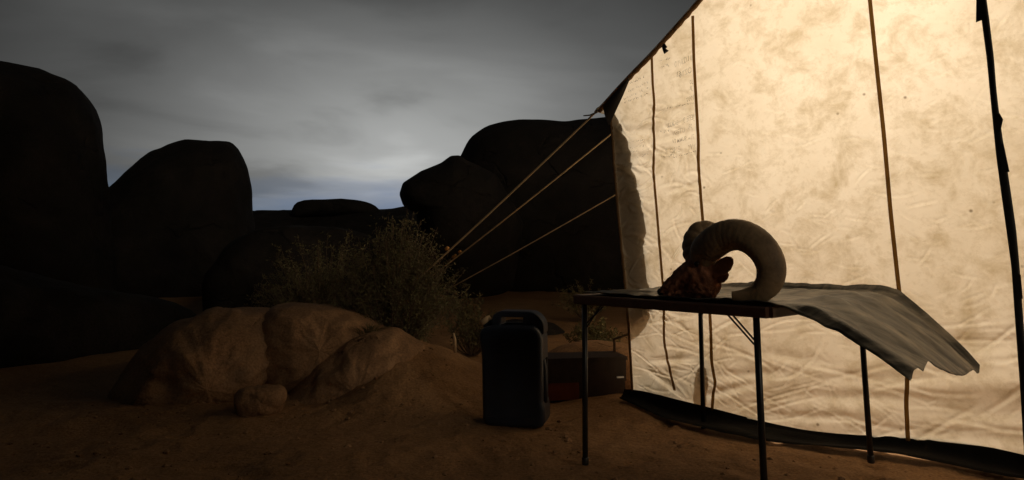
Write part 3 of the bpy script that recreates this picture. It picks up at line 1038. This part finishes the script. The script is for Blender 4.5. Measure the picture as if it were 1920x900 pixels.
rl = ['tan guy rope running from the front eave tip into the shrub, topmost of three',
      'tan guy rope with a bright slider, middle of the three beside the tent',
      'tan guy rope lowest of the three, reaching the tent edge half way down']
eave0 = np.array(Wp(np.array(-.705), np.array(1.845), .012))
ends = []
for k, (pa, pb, d) in enumerate((((1132, 199), (838, 466), 0.0), ((1143, 251), (862, 472), 1.25), ((1156, 360), (868, 524), 2.9))):
    # start at the eave, d metres back along the tent
    if k == 0:
        A = eave0
    else:
        A = T3(-.70, d, 1.83)
    # second point: on the ray of pb, in the vertical plane square to the tent side
    o, dr = np.array([0, 0, HC]), ray(*pb)
    # the plane through A spanned by side_dir and z, turned slightly so the rope is seen to leave behind the corner
    nrm = np.array([E2[0], E2[1], 0])
    t_ = ((A - o) @ nrm) / (dr @ nrm)
    B = o + dr * t_
    if k > 0:
        # choose A so that it lies on the ray through pa as well
        da = ray(*pa)
        ta = ((A - o) @ nrm) / (da @ nrm)
        Aray = o + da * ta
        dirv = (Aray - B) / np.linalg.norm(Aray - B)
        A = Aray + dirv * ((A - Aray) @ dirv if (A - Aray) @ dirv > 0 else .05)
    dv = (B - A) / np.linalg.norm(B - A)
    gzv = 0.1
    Cc = A + dv * ((gzv - A[2]) / dv[2])
    r_ = empty('guy_rope', tuple(Cc), rl[k], 'rope', 'guy ropes of the tent')
    MB().tube(rope(A, Cc, 40, .03), .0065, 6).build('cord', M['rope'], r_)
    MB().tube([Cc + [.02, 0, .06], Cc + [.02, 0, -.12]], [.010, .005], 6).build('stake', M['tmetal'], r_)
    if k < 2:
        Q = B
        MB().tube([Q - dv * .018, Q - dv * .012, Q + dv * .012, Q + dv * .018], [.006, .014, .014, .006], 8).build('slider', M['toggle'], r_)
        if k == 1:
            Q = B + dv * .085
            MB().tube([Q - dv * .03, Q - dv * .02, Q + dv * .02, Q + dv * .03], [.006, .013, .013, .006], 8).build('knot', M['toggle'], r_)
    if k == 0:
        MB().tube([A + np.array([0, 0, .0]), at(1118, 211, A[1] - .03), at(1106, 216, A[1] - .05), at(1094, 217, A[1] - .06)], [.006, .006, .005, .004], 6).build('loose_end', M['dark_canvas'], r_)
        MB().tube([A - dv * .02, A, A + dv * .03], [.012, .016, .010], 8).build('eave_knot', M['rope'], r_)

# ------------------------------------------------------------------ table
UA = math.radians(-47.65)
U = np.array([math.cos(UA), math.sin(UA), 0])
V2 = np.array([-U[1], U[0], 0])
TC = np.array([.966, 3.21, 0])
HU, HV, TZ = .465, .49, .742


def tp(a, b, z):
    return TC + U * a + V2 * b + np.array([0, 0, z])


from mathutils import Matrix
TM = Matrix(((U[0], V2[0], 0, TC[0]), (U[1], V2[1], 0, TC[1]), (0, 0, 1, 0), (0, 0, 0, 1)))
table = empty('folding_table', tuple(TC), 'dark folding table with thin black legs in front of the tent', 'table')
o = MB().box((-HU + .014, -HV + .014, TZ - .018), (HU - .014, HV - .014, TZ), TM).build('tabletop', M['ttop'], table, smooth=False)


def rim(pa, pb):
    m_ = MB()
    # rounded channel section
    pa, pb = np.array(pa), np.array(pb)
    d = (pb - pa) / np.linalg.norm(pb - pa)
    sx = np.cross(d, [0, 0, 1])
    prof = [(-.012, -.034), (.010, -.034), (.014, -.028), (.014, .0), (.010, .006), (-.008, .006), (-.012, .003)]
    vs = [pa + sx * a + np.array([0, 0, b]) for a, b in prof] + [pb + sx * a + np.array([0, 0, b]) for a, b in prof]
    n = len(prof)
    return m_.add(vs, [(i, (i + 1) % n, (i + 1) % n + n, i + n) for i in range(n)] + [tuple(range(n))[::-1], tuple(range(n, 2 * n))])


g_ = .010
for a0, b0, a1, b1 in ((-HU, -HV, HU, -HV), (HU, -HV + g_ + .004, HU, HV - g_ - .004), (HU, HV, -HU, HV), (-HU, HV - g_ - .004, -HU, -HV + g_ + .004)):
    rim(tp(a0, b0, TZ - .003), tp(a1, b1, TZ - .003)).build('edge_rail', M['tedge'], table, smooth=False)
m_ = MB()
for sa, sb, splay in ((-1, -1, 0), (1, -1, 0), (-1, 1, 0), (1, 1, 0)):
    a, b = sa * (HU - (.055 if sa > 0 else .038)), sb * (HV - .02)
    top = tp(a, b, TZ - .025)
    bot = tp(a + sa * .006, b + sb * .003, 0)
    bot[2] = ground_at(bot[0], bot[1]) + .004
    lg = MB().tube([top, top + (bot - top) * .5, bot + [0, 0, .03]], [.0125, .0125, .0125], 12).build('leg', M['tmetal'], table)
    ft = MB().tube([bot + [0, 0, .034], bot + [0, 0, .03], bot + [0, 0, .004], bot], [.0135, .0155, .0155, .013], 12).build('foot', M['tmetal'], lg)
    ft.location = -Vector(table.location)
    # folding brace: two thin rods
    for e in (-.008, .010):
        q0 = top + (bot - top) * (.135 if e > 0 else .16) + U * (-sa * .012)
        q1 = tp(a - sa * .115 + e * 1.2, b, TZ - .028)
        MB().tube([q0, q1], .0035, 6).build('brace', M['tmetal'], table)
MB().box((-.34, .30, TZ - .045), (-.26, .345, TZ - .020), TM).build('latch', M['tmetal'], table, smooth=False)
for b in (-.2, .2):
    MB().box((-HU + .02, b - .012, TZ - .032), (HU - .02, b + .012, TZ - .0185), TM).build('cross_bar', M['tmetal'], table, smooth=False)

# ------------------------------------------------------------------ plastic sheet over the table
na, nb = 150, 70
P = np.zeros((na, nb, 3))
for j, b in enumerate(np.linspace(0, 1, nb)):
    Lb = .45 - .055 * b - .028 * math.exp(-((b - .36) / .16) ** 2)
    dend = .185 + (.315 - .185) * b - .03 * math.exp(-((b - .36) / .16) ** 2)
    for i, q in enumerate(np.linspace(0, 1, na)):
        a = -HU + .02 + q * (2 * HU - .02 + Lb)
        e = max(0.0, a - HU - (.06 - .03 * b))
        em = Lb - (.06 - .03 * b)
        t_ = e / em
        drop = dend * (0.35 * t_ * t_ + .65 * (t_ if t_ > .25 else t_ * t_ / .5 + .125 * (t_ / .25) ** 2 * 0 + 0) - (.65 * .125 if t_ > .25 else 0)) / (1 - .65 * .125)
        bb = -HV + .022 + b * (2 * HV - .03)
        wr = .005 + .012 * abs(fbm(a * 3, bb * 6, 3, 4)) + .008 * abs(fbm(a * 9, bb * 7, 5, 3))
        wr += (.010 + .022 * min(1, e / .1)) * abs(fbm(a * .9 + bb * 1.2, bb * 3.4 - a * 1.6, 8, 2)) * float(sm(HU - .25, HU + .1, a))
        for fb, fh, fw, fs_ in ((.30, .016, .07, .16), (.62, .024, .06, .22), (.86, .022, .05, .10)):
            q_ = b - fb - fs_ * (a - HU) * .6
            wr += fh * math.exp(-(q_ / fw) ** 2) * float(sm(HU - .55, HU + .15, a)) * (.6 + .4 * math.sin(7 * a + 9 * fb))
        lip = .030 * float(sm(.975, 1.0, b)) * (1 if a > -.1 else max(0, 1 + (a + .1) * 3))
        lip -= .028 * float(sm(.05, .0, b)) * float(sm(HU + .01, HU + .12, a))
        sag = -.03 * math.sin(math.pi * b) * t_
        P[i, j] = tp(a, bb, TZ + .003 + wr + lip - drop + sag * .3)
sh = MB().grid(P).build('plastic_sheet', M['sheet'], origin=tuple(tp(0, 0, TZ)))
sol = sh.modifiers.new('thickness', 'SOLIDIFY')
sol.thickness = .004
sol.offset = 1
rl_ = MB().tube([tp(a, HV - .004 + .004 * math.sin(9 * a), TZ + .022 + .004 * math.sin(6 * a)) for a in np.linspace(-.12, HU + .02, 24)], [.004] + [.011] * 22 + [.004], 8).build('rolled_edge', M['black_vinyl'])
rl_.parent = sh
rl_.location = -Vector(sh.location)
tag(sh, 'crumpled grey plastic sheet lying on the table and drooping off its right end', 'sheet')

# ------------------------------------------------------------------ ram head
hp1, hp2 = onz(1262, 561, TZ + .01), onz(1425, 568, TZ + .01)
AX = (hp2 - hp1) / np.linalg.norm(hp2 - hp1)
BX = np.array([-AX[1], AX[0], 0])
if BX[1] < 0:
    BX = -BX                                    # BX points away from the camera


def hpx(zx, zy, off=0.0):                       # zoomed-photo pixel -> point on the head plane, off metres behind it
    x, y = 1200 + zx / 4.09, 380 + zy / 4.09
    d = ray(x, y)
    o = np.array([0, 0, HC])
    p0 = hp1 + BX * off
    t_ = ((p0 - o) @ BX) / (d @ BX)
    return o + d * t_


ram = empty('ram_head', tuple(onz(1320, 562, TZ + .01)), 'severed ram head with big curled horns lying on the table', 'ram head')
prof = [(152, 668, 716, .020), (165, 640, 728, .045), (190, 604, 736, .066), (225, 572, 740, .078), (262, 528, 742, .084), (300, 490, 743, .088), (345, 455, 744, .098), (395, 415, 745, .112), (450, 385, 746, .128),
        (505, 372, 746, .134), (550, 375, 742, .126), (585, 395, 728, .11), (612, 430, 640, .08), (625, 470, 600, .04)]
CO = .085                                       # the head's mid plane behind the near side
V, nr = [], 36
for k, (x, zt, zb, w) in enumerate(prof):
    ct, cb = hpx(x, zt, CO), hpx(x, zb, CO)
    c = (ct + cb) / 2
    hz = np.linalg.norm(ct - cb) / 2
    zd = (ct - cb) / (2 * hz)
    for j in range(nr):
        a = 2 * math.pi * j / nr
        cz, cx_ = math.cos(a), math.sin(a)
        ww = w / 2 * (1.0 - .22 * max(0, cz) ** 2 + .10 * math.exp(-((cz - .15) / .3) ** 2))   # cheeks widest at mid height
        if cz < -.2:
            ww *= 1 - .25 * (-cz - .2)
        p = c + zd * hz * math.copysign(abs(cz) ** .8, cz) + BX * ww * math.copysign(abs(cx_) ** .85, cx_)
        nz = mn.fractal(Vector(p) * 26, 1.0, 2.0, 4)
        p = p + BX * math.copysign(1, cx_) * (.006 * nz) + zd * .003 * nz
        # eye socket, nostril and mouth line on both sides
        if abs(x - 450) < 40 and .1 < cz < .5:
            p = p - BX * math.copysign(1, cx_) * .010
        if abs(x - 190) < 20 and .3 < cz < .7:
            p = p - BX * math.copysign(1, cx_) * .006
        if x < 420 and -.5 < cz < -.2:
            p = p - BX * math.copysign(1, cx_) * .014
        V.append(p)
fs = []
for i in range(len(prof) - 1):
    for j in range(nr):
        fs.append((i * nr + j, i * nr + (j + 1) % nr, (i + 1) * nr + (j + 1) % nr, (i + 1) * nr + j))
fs.append(tuple(range(nr)))
fs.append(tuple((len(prof) - 1) * nr + j for j in range(nr))[::-1])
hd = MB().add(V, fs).build('head', M['hide'], ram)
ss_ = hd.modifiers.new('smooth', 'SUBSURF')
ss_.levels = ss_.render_levels = 2
tx = bpy.data.textures.new('fur', 'CLOUDS')
tx.noise_scale = .022
tx.noise_depth = 3
dm = hd.modifiers.new('fur', 'DISPLACE')
dm.texture = tx
dm.strength = .017
dm.mid_level = .5


def ridged_horn(pts, offs, name, m, ridges=26, seed=1, ntail=150, ramp_=.030):
    pts = np.array(pts, float)
    t0 = np.linspace(0, 1, len(pts))
    tt = np.linspace(0, 1, ntail)
    # smooth interpolation (Catmull-like through cubic polynomial pieces)
    def cub(vals):
        vals = np.array(vals, float)
        d = np.gradient(vals, t0)
        out = []
        for t_ in tt:
            i = min(int(np.searchsorted(t0, t_, side='right')) - 1, len(t0) - 2)
            h = t0[i + 1] - t0[i]
            u = (t_ - t0[i]) / h
            out.append((2 * u ** 3 - 3 * u ** 2 + 1) * vals[i] + (u ** 3 - 2 * u ** 2 + u) * h * d[i] + (-2 * u ** 3 + 3 * u ** 2) * vals[i + 1] + (u ** 3 - u ** 2) * h * d[i + 1])
        return np.array(out)
    X, Y_, Wd, O = cub(pts[:, 0]), cub(pts[:, 1]), cub(pts[:, 2]), cub(offs)
    cs = np.array([hpx(a, b, c) for a, b, c in zip(X, Y_, O)])
    sc = np.linalg.norm(hpx(100, 0, .05) - hpx(0, 0, .05)) / 100
    vs, n = [], 28
    r_ = random.Random(seed)
    phs = [r_.uniform(-.5, .5) for _ in range(200)]
    for i, c in enumerate(cs):
        tg = cs[min(i + 1, ntail - 1)] - cs[max(i - 1, 0)]
        tg /= np.linalg.norm(tg)
        nv = np.cross(tg, BX)
        nv /= np.linalg.norm(nv)
        bv = np.cross(nv, tg)
        t_ = tt[i]
        rp = 2 * math.pi * ridges * (t_ ** .85)
        rk = (1 - .8 * t_)
        rid = (ramp_ * rk) * (abs(math.sin(rp / 2 + phs[int(ridges * t_)] * .6)) ** .6 - .6)
        for k in range(n):
            a = 2 * math.pi * k / n
            ca, sa = math.cos(a), math.sin(a)
            # triangular-ish horn section
            q = 1 + .07 * math.cos(3 * a) + rid + .012 * mn.noise(Vector((k * .5, i * .12, seed)))
            vs.append(c + (nv * ca * Wd[i] * .955 / 2 + bv * sa * Wd[i] / 2 * .82) * sc * q)
    fs = []
    for i in range(ntail - 1):
        for k in range(n):
            fs.append((i * n + k, i * n + (k + 1) % n, (i + 1) * n + (k + 1) % n, (i + 1) * n + k))
    fs.append(tuple(range(n)))
    ob = MB().add(vs, fs).build(name, m, ram)
    # broken end with its core
    last = vs[-n:]
    cen_ = sum(last) / n
    inner = [cen_ + (p - cen_) * .6 - (cs[-1] - cs[-4]) / np.linalg.norm(cs[-1] - cs[-4]) * .004 for p in last]
    tipm = MB().add(last + inner, [(k, (k + 1) % n, (k + 1) % n + n, k + n) for k in range(n)] + [tuple(range(n, 2 * n))]).build('horn_tip', M['bone'], ob)
    tipm.location = -Vector(ram.location)
    return ob


near = [(505, 470, 172), (500, 385, 205), (560, 320, 222), (655, 266, 218), (765, 256, 210), (870, 300, 206), (955, 385, 198), (1000, 495, 188), (985, 605, 172), (920, 680, 138), (835, 704, 98), (760, 713, 76), (705, 712, 62)]
offs = [.065, .055, .04, .025, .012, .004, .0, -.002, -.006, -.012, -.02, -.028, -.034]
h1 = ridged_horn(near, offs, 'horn', M['horn'], 34, 1, 240, .022)
h1['label'] = 'near horn, a full open curl with a broken tip'
far = [(470, 470, 165), (430, 390, 180), (425, 300, 172), (470, 230, 160), (570, 230, 140), (690, 262, 140), (820, 305, 130), (925, 390, 125), (965, 490, 120), (945, 590, 105), (880, 660, 80), (800, 690, 60)]
offs2 = [.11, .125, .145, .165, .18, .19, .20, .205, .21, .215, .22, .225]
h2 = ridged_horn(far, offs2, 'horn', M['horn'], 17, 5, 150, .13)
h2['label'] = 'far horn, its ridged base showing behind the near one'


def ear(pts, off, m):
    V = []
    n = 16
    pts = np.array(pts, float)
    for i, (x, y, w, th) in enumerate(pts):
        c = hpx(x, y, off)
        tg = hpx(*pts[min(i + 1, len(pts) - 1)][:2], off) - hpx(*pts[max(i - 1, 0)][:2], off)
        tg /= np.linalg.norm(tg)
        nv = np.cross(tg, BX)
        nv /= np.linalg.norm(nv)
        for k in range(n):
            a = 2 * math.pi * k / n
            ca, sa = math.cos(a), math.sin(a)
            cup = .35 * th * (1 - ca * ca) if sa < 0 else 0
            V.append(c + nv * ca * w * .00057 / 2 * 1.0 * 1.0 + BX * (sa * th + cup * 2))
    fs = []
    for i in range(len(pts) - 1):
        for k in range(n):
            fs.append((i * n + k, i * n + (k + 1) % n, (i + 1) * n + (k + 1) % n, (i + 1) * n + k))
    fs += [tuple(range(n))[::-1], tuple((len(pts) - 1) * n + k for k in range(n))]
    return MB().add(V, fs).build('ear', m, ram)


ear([(560, 560, 40, .010), (585, 530, 80, .016), (625, 500, 105, .018), (660, 470, 100, .015), (690, 440, 70, .011), (706, 425, 26, .006)], .035, M['ear'])
ear([(590, 590, 60, .012), (625, 575, 75, .014), (655, 555, 60, .012), (676, 545, 24, .006)], .06, M['hide'])
c = hpx(168, 684, CO)
MB().tube([c + BX * k * .001 for k in (-26, -24, -14, 0, 14, 24, 26)], [.003, .010, .016, .018, .016, .010, .003], 12).build('nose', M['eye'], ram)
c = hpx(437, 470, CO - .056)
MB().tube([c - BX * .010, c - BX * .008, c, c + BX * .01], [.003, .009, .012, .010], 14).build('eye', M['eye'], ram)

# ------------------------------------------------------------------ water jug
def curve_mesh(splines, extrude, bevel, res=3):
    cu = bpy.data.curves.new('c', 'CURVE')
    cu.dimensions = '2D'
    cu.fill_mode = 'BOTH'
    cu.extrude = extrude
    cu.bevel_depth = bevel
    cu.bevel_resolution = res
    for pts in splines:
        sp = cu.splines.new('POLY')
        sp.points.add(len(pts) - 1)
        for p, (x, y) in zip(sp.points, pts):
            p.co = (x, y, 0, 1)
        sp.use_cyclic_u = True
    ob = bpy.data.objects.new('c', cu)
    C.objects.link(ob)
    dg = bpy.context.evaluated_depsgraph_get()
    me = bpy.data.meshes.new_from_object(ob.evaluated_get(dg))
    bpy.data.objects.remove(ob)
    return me


def rounded(poly, r, n=6):
    out = []
    k = len(poly)
    for i in range(k):
        p = Vector(poly[i])
        a, b = Vector(poly[i - 1]) - p, Vector(poly[(i + 1) % k]) - p
        rr = r[i] if isinstance(r, (list, tuple)) else r
        rr = min(rr, a.length * .49, b.length * .49)
        a.normalize()
        b.normalize()
        for t_ in np.linspace(0, 1, n):
            q0, q1 = p + a * rr, p + b * rr
            out.append(tuple(q0 * (1 - t_) ** 2 + p * 2 * t_ * (1 - t_) + q1 * t_ * t_))
    return out


jug_c = (onz(908, 806, 0) + onz(1024, 806, 0)) / 2
jug_c[1] += .09
jug_c[2] = ground_at(jug_c[0], jug_c[1]) + .006
jug = empty('water_jug', tuple(jug_c), 'dark blue plastic water jug with a carry handle and tan cap standing on the sand', 'jug')
JW, JH, JD = .325, .605, .20
bv = .028
BT = .532                                       # top of the body below the handle
sil = [(-.150, .0), (.168, .0), (.168, .10), (.160, .13), (.158, .47), (.140, BT), (-.085, BT), (-.115, .535), (-.168, .49), (-.172, .45), (-.158, .38)]
hsil = [(-.105, .49), (.155, .49), (.155, .545), (.112, JH - .008), (-.070, JH - .008), (-.102, .575)]
hole1 = [(-.062, .532), (.050, .532), (.054, .572), (-.060, .572)]


def inset(poly, d):
    return [(x - math.copysign(min(d, abs(x)), x), min(max(y, d), BT - d)) for x, y in poly]


me = curve_mesh([rounded(inset(sil, bv), [.02, .02, .02, .02, .05, .06, .02, .012, .015, .02, .03])], JD / 2 - bv, bv, 4)
me.transform(Matrix.Rotation(math.radians(90), 4, 'X'))
me.name = 'body'
me.materials.clear()
me.materials.append(M['jug'])
me.polygons.foreach_set('use_smooth', [True] * len(me.polygons))
jb = bpy.data.objects.new('body', me)
C.objects.link(jb)
jb.parent = jug
JR = math.radians(-13)
jug.rotation_euler = (0, 0, JR)
jug.scale = (1.07, 1.0, 1.0)
# side grip: a recessed channel on the right edge, made by a cutter
cut = bpy.data.objects.new('cut', curve_mesh([rounded([(.118, .165), (.215, .12), (.215, .345), (.150, .345)], [.02, .01, .01, .03])], .055, .012, 3))
cut.data.transform(Matrix.Rotation(math.radians(90), 4, 'X'))
cut2 = bpy.data.objects.new('cut2', curve_mesh([rounded([(.10, .0), (.22, .0), (.22, .0), (.10, .0)], .01)], .05, .01, 2))


def bool_cut(ob, cutter):
    C.objects.link(cutter)
    cutter.parent = ob.parent
    md = ob.modifiers.new('b', 'BOOLEAN')
    md.object = cutter
    md.solver = 'EXACT'
    dg = bpy.context.evaluated_depsgraph_get()
    dg.update()
    nm = bpy.data.meshes.new_from_object(ob.evaluated_get(dg))
    ob.modifiers.clear()
    bpy.data.objects.remove(cutter)
    nm.name = 'body'
    nm.materials.clear()
    nm.materials.append(M['jug'])
    ob.data = nm


# shallow front panels give the moulded look
bpy.data.objects.remove(cut2)
bool_cut(jb, cut)
jb.data.polygons.foreach_set('use_smooth', [True] * len(jb.data.polygons))
ed = jb.modifiers.new('n', 'WEIGHTED_NORMAL')
ed.keep_sharp = False


def jl(vs):
    return [tuple(v) for v in vs]


def jpart(mb_, name, m, smooth=True):
    o_ = mb_.build(name, m, None, smooth)
    o_.parent = jug
    return o_


# grip bar standing across the recess, moulded ribs, cap and spout
hm = curve_mesh([rounded(hsil, [.01, .01, .03, .05, .02, .02]), rounded([(x + math.copysign(.008, x), y + math.copysign(.008, y - .55)) for x, y in hole1], .014)], .052, .008, 3)
hm.transform(Matrix.Rotation(math.radians(90), 4, 'X'))
hm.materials.clear()
hm.materials.append(M['jug'])
hm.polygons.foreach_set('use_smooth', [True] * len(hm.polygons))
ho = bpy.data.objects.new('handle', hm)
C.objects.link(ho)
ho.parent = jug
ho.modifiers.new('n', 'WEIGHTED_NORMAL')
jpart(MB().tube([(.150, -.03, .352), (.156, -.03, .30), (.158, -.03, .2), (.160, -.03, .125)], [.014, .016, .016, .014], 10), 'side_grip', M['jug'])
for z in (.045, .40, .455):
    jpart(MB().box((-.118, -JD / 2 - .003, z), (.118, -JD / 2 + .01, z + .008)), 'moulded_rib', M['jug'], False)
cdir = Vector((-.62, 0, .78))
cb = Vector((-.140, 0, .522))
jpart(MB().tube([cb - cdir * .01, cb + cdir * .014], [.030, .030], 18), 'spout_neck', M['jug'])
m_ = MB()
pts, rad = [cb + cdir * .014, cb + cdir * .017, cb + cdir * .040, cb + cdir * .044], [.030, .034, .034, .028]
m_.tube(pts, rad, 24)
jpart(m_, 'cap', M['cap'])

# ------------------------------------------------------------------ dark storage box by the tent corner
b0, b1 = onz(1037, 758, 0.0), onz(1178, 752, 0.0)
b0[2] = b1[2] = 0
bd = (b1 - b0) / np.linalg.norm(b1 - b0)
bnv = np.array([-bd[1], bd[0], 0])
blen = float(np.linalg.norm(b1 - b0))
BM = Matrix(((bd[0], bnv[0], 0, b0[0]), (bd[1], bnv[1], 0, b0[1]), (0, 0, 1, 0.02), (0, 0, 0, 1)))
bx = empty('storage_box', tuple(b0 + bd * blen / 2 + bnv * .13 + [0, 0, .02]), 'low dark box with a dull red lower front, between jug and tent corner', 'box')
MB().box((-.10, 0, .105), (blen - .01, .24, .235), BM).build('body', M['boxdark'], bx, False)
MB().box((-.095, .006, .0), (.17, .234, .105), BM).build('red_panel', M['boxred'], bx, False)
MB().box((.173, .010, .0), (blen - .015, .234, .105), BM).build('lower_panel', M['boxdark'], bx, False)
MB().box((-.108, -.008, .235), (blen - .002, .248, .255), BM).build('lid', M['boxdark'], bx, False)
MB().box((blen - .075, -.012, .125), (blen - .03, -.001, .135), BM).build('latch', M['chrome'], bx, False)

# ------------------------------------------------------------------ plants
def shrub(name, base, width, height, nst, nleaf, label, mats=('leaf', 'twig'), seed=1, lean=(0, 0), leafsz=.012, group='shrubs around the camp', low=.15):
    r = random.Random(seed)
    root = empty(name, base, label, 'shrub', group)
    st, lf = MB(), MB()
    bx_, by_, bz_ = base
    for k in range(nst):
        a = r.uniform(0, 6.283)
        rad = math.sqrt(r.random())
        tipx, tipy = math.cos(a) * rad * width / 2, math.sin(a) * rad * width / 2 * .8
        hgt = height * (1 - .55 * rad ** 2.2) * r.uniform(.62, 1.08)
        hgt = max(hgt, low)
        p0 = Vector((bx_ + tipx * .15, by_ + tipy * .15, bz_ - .03))
        p3 = Vector((bx_ + tipx + lean[0] * hgt, by_ + tipy + lean[1] * hgt, bz_ + hgt))
        p1 = p0 + Vector((tipx * .25, tipy * .25, hgt * .45))
        pts = []
        wob = Vector((r.gauss(0, .03), r.gauss(0, .03), 0))
        for t_ in np.linspace(0, 1, 7):
            p = p0 * (1 - t_) ** 2 + p1 * 2 * t_ * (1 - t_) + p3 * t_ ** 2
            p = p + wob * math.sin(t_ * 5)
            pts.append(p)
        st.tube(pts, [.006 * (1 - .8 * t_) * (height / 1.1 + .3) for t_ in np.linspace(0, 1, 7)], 4, False)
        # twigs with leaves
        for q in range(nleaf):
            t_ = r.uniform(.25, 1.0) ** .8
            f_ = t_ * 6
            i = min(int(f_), 5)
            c0 = pts[i].lerp(pts[i + 1], f_ - i)
            dv = Vector((r.gauss(0, 1), r.gauss(0, 1), r.gauss(.5, .8))).normalized()
            tl = r.uniform(.02, .09) * (height / 1.1 + .2)
            tip = c0 + dv * tl
            if q % 3 == 0:
                st.tube([c0, c0.lerp(tip, .5) + Vector((0, 0, .004)), tip], [.0016, .0013, .0008], 3, False)
            for e in range(3):
                cc = c0.lerp(tip, r.uniform(.3, 1.0))
                L1 = leafsz * r.uniform(.6, 1.5)
                d1 = Vector((r.gauss(0, 1), r.gauss(0, 1), r.gauss(.3, 1))).normalized()
                d2 = d1.cross(Vector((r.gauss(0, 1), r.gauss(0, 1), r.gauss(0, 1)))).normalized()
                lf.add([cc, cc + d1 * L1 + d2 * L1 * .3, cc + d1 * L1 * 2.0, cc + d1 * L1 - d2 * L1 * .3], [(0, 1, 2, 3)])
    st.build('stems', M[mats[1]], root)
    f = lf.build('foliage', M[mats[0]], root, smooth=False)
    f['kind'] = 'stuff'
    return root


shrub('shrub', (-.92, 5.40, .14), 1.05, 1.06, 240, 66, 'big feathery olive shrub swallowing the lower ends of the guy ropes', seed=4, lean=(.06, 0), leafsz=.010)
shrub('shrub', (-1.75, 6.5, .12), 1.35, 1.0, 110, 44, 'dim dark shrub left of the big feathery one, above the flat slab', seed=9)
shrub('shrub', (-.33, 5.85, .12), .55, .52, 60, 26, 'small wispy shrub at the right foot of the big one, under the lowest rope', ('leaf', 'twig'), seed=14)
shrub('shrub', (.85, 8.3, .18), .9, .42, 50, 24, 'low dark shrub on the far ground between jug and table', seed=23)
shrub('shrub', (.66, 5.7, .10), .45, .36, 60, 26, 'pale green shrub seen under the table between leg and tent', ('grass', 'twig'), seed=31)


def tuft(name, base, w, h, n, label, m='grass', seed=1, cat='grass tuft'):
    r = random.Random(seed)
    mb_ = MB()
    for k in range(n):
        a = r.uniform(0, 6.283)
        d = Vector((math.cos(a), math.sin(a), 0))
        side_ = Vector((-d.y, d.x, 0)) * .0022
        b_ = Vector(base) + d * r.uniform(0, w * .25)
        hh, rr = h * r.uniform(.5, 1.1), w * r.uniform(.2, .6)
        pts = [b_ + d * rr * t_ ** 1.6 + Vector((0, 0, hh * (t_ - .45 * t_ ** 3))) for t_ in (0, .35, .7, 1)]
        vs = []
        for i, p in enumerate(pts):
            s_ = side_ * (1 - i / 3.3)
            vs += [p - s_, p + s_]
        mb_.add(vs, [(2 * i, 2 * i + 1, 2 * i + 3, 2 * i + 2) for i in range(3)])
    o_ = mb_.build(name, M[m], origin=base, smooth=False)
    return tag(o_, label, cat)


b_ = at(690, 628, 4.85)
tuft('grass_tuft', (b_[0], b_[1], b_[2]), .34, .13, 240, 'dark grass tuft sprouting at the end of the flat slab', 'leaf', 3)
b_ = onz(1165, 655, .12)
tuft('grass_tuft', (float(at(1150, 650, 5.2)[0]), 5.2, .16), .25, .24, 120, 'pale grass clump seen between table leg and tent corner', 'grass', 5)
b_ = onz(985, 640, .1)
tuft('grass_tuft', (float(b_[0] + .55), float(b_[1] + .4), .12), .3, .16, 100, 'low grass tuft on the ground behind the jug', 'leafdry', 6)

# dry twigs on the ground, pale stick by the shrub
r = random.Random(5)
p = at(853, 645, 4.9)
MB().tube([p, p + np.array([-.004, 0, .03]), p + np.array([-.012, .0, .075])], [.010, .011, .006], 6)
tag(MB().tube([p + np.array([.004, 0, -.06]), p + np.array([.0, 0, .03]), p + np.array([-.010, .0, .075])], [.008, .010, .006], 7).build('stake', M['cap'], origin=tuple(p)), 'short pale stake sticking up between rocks and jug', 'stake')
p = at(1152, 636, 4.75)
q = at(1203, 620, 4.55)
tag(MB().tube([p + np.array([0, 0, -.16]), p, (p + q) / 2 + np.array([0, 0, .004]), q], [.010, .010, .008, .004], 7).build('dead_branch', M['twig'], origin=tuple(p)), 'dark dead branch poking out beside the tent corner', 'branch')

# crumpled shiny wrapper
mb = MB()
c = onz(404, 752, .0)
P = np.zeros((14, 7, 3))
for i in range(14):
    for j in range(7):
        a, b = (i / 13 - .5) * .20, (j / 6 - .5) * .06
        P[i, j] = (c[0] + a, c[1] + b + a * .3, ground_at(c[0], c[1]) + .022 + .03 * abs(mn.noise(Vector((a * 45, b * 60, 1)))) )
tag(mb.grid(P).build('crumpled_wrapper', M['foil'], origin=tuple(c), smooth=False), 'crumpled shiny wrapper glinting at the foot of the left rock', 'litter')
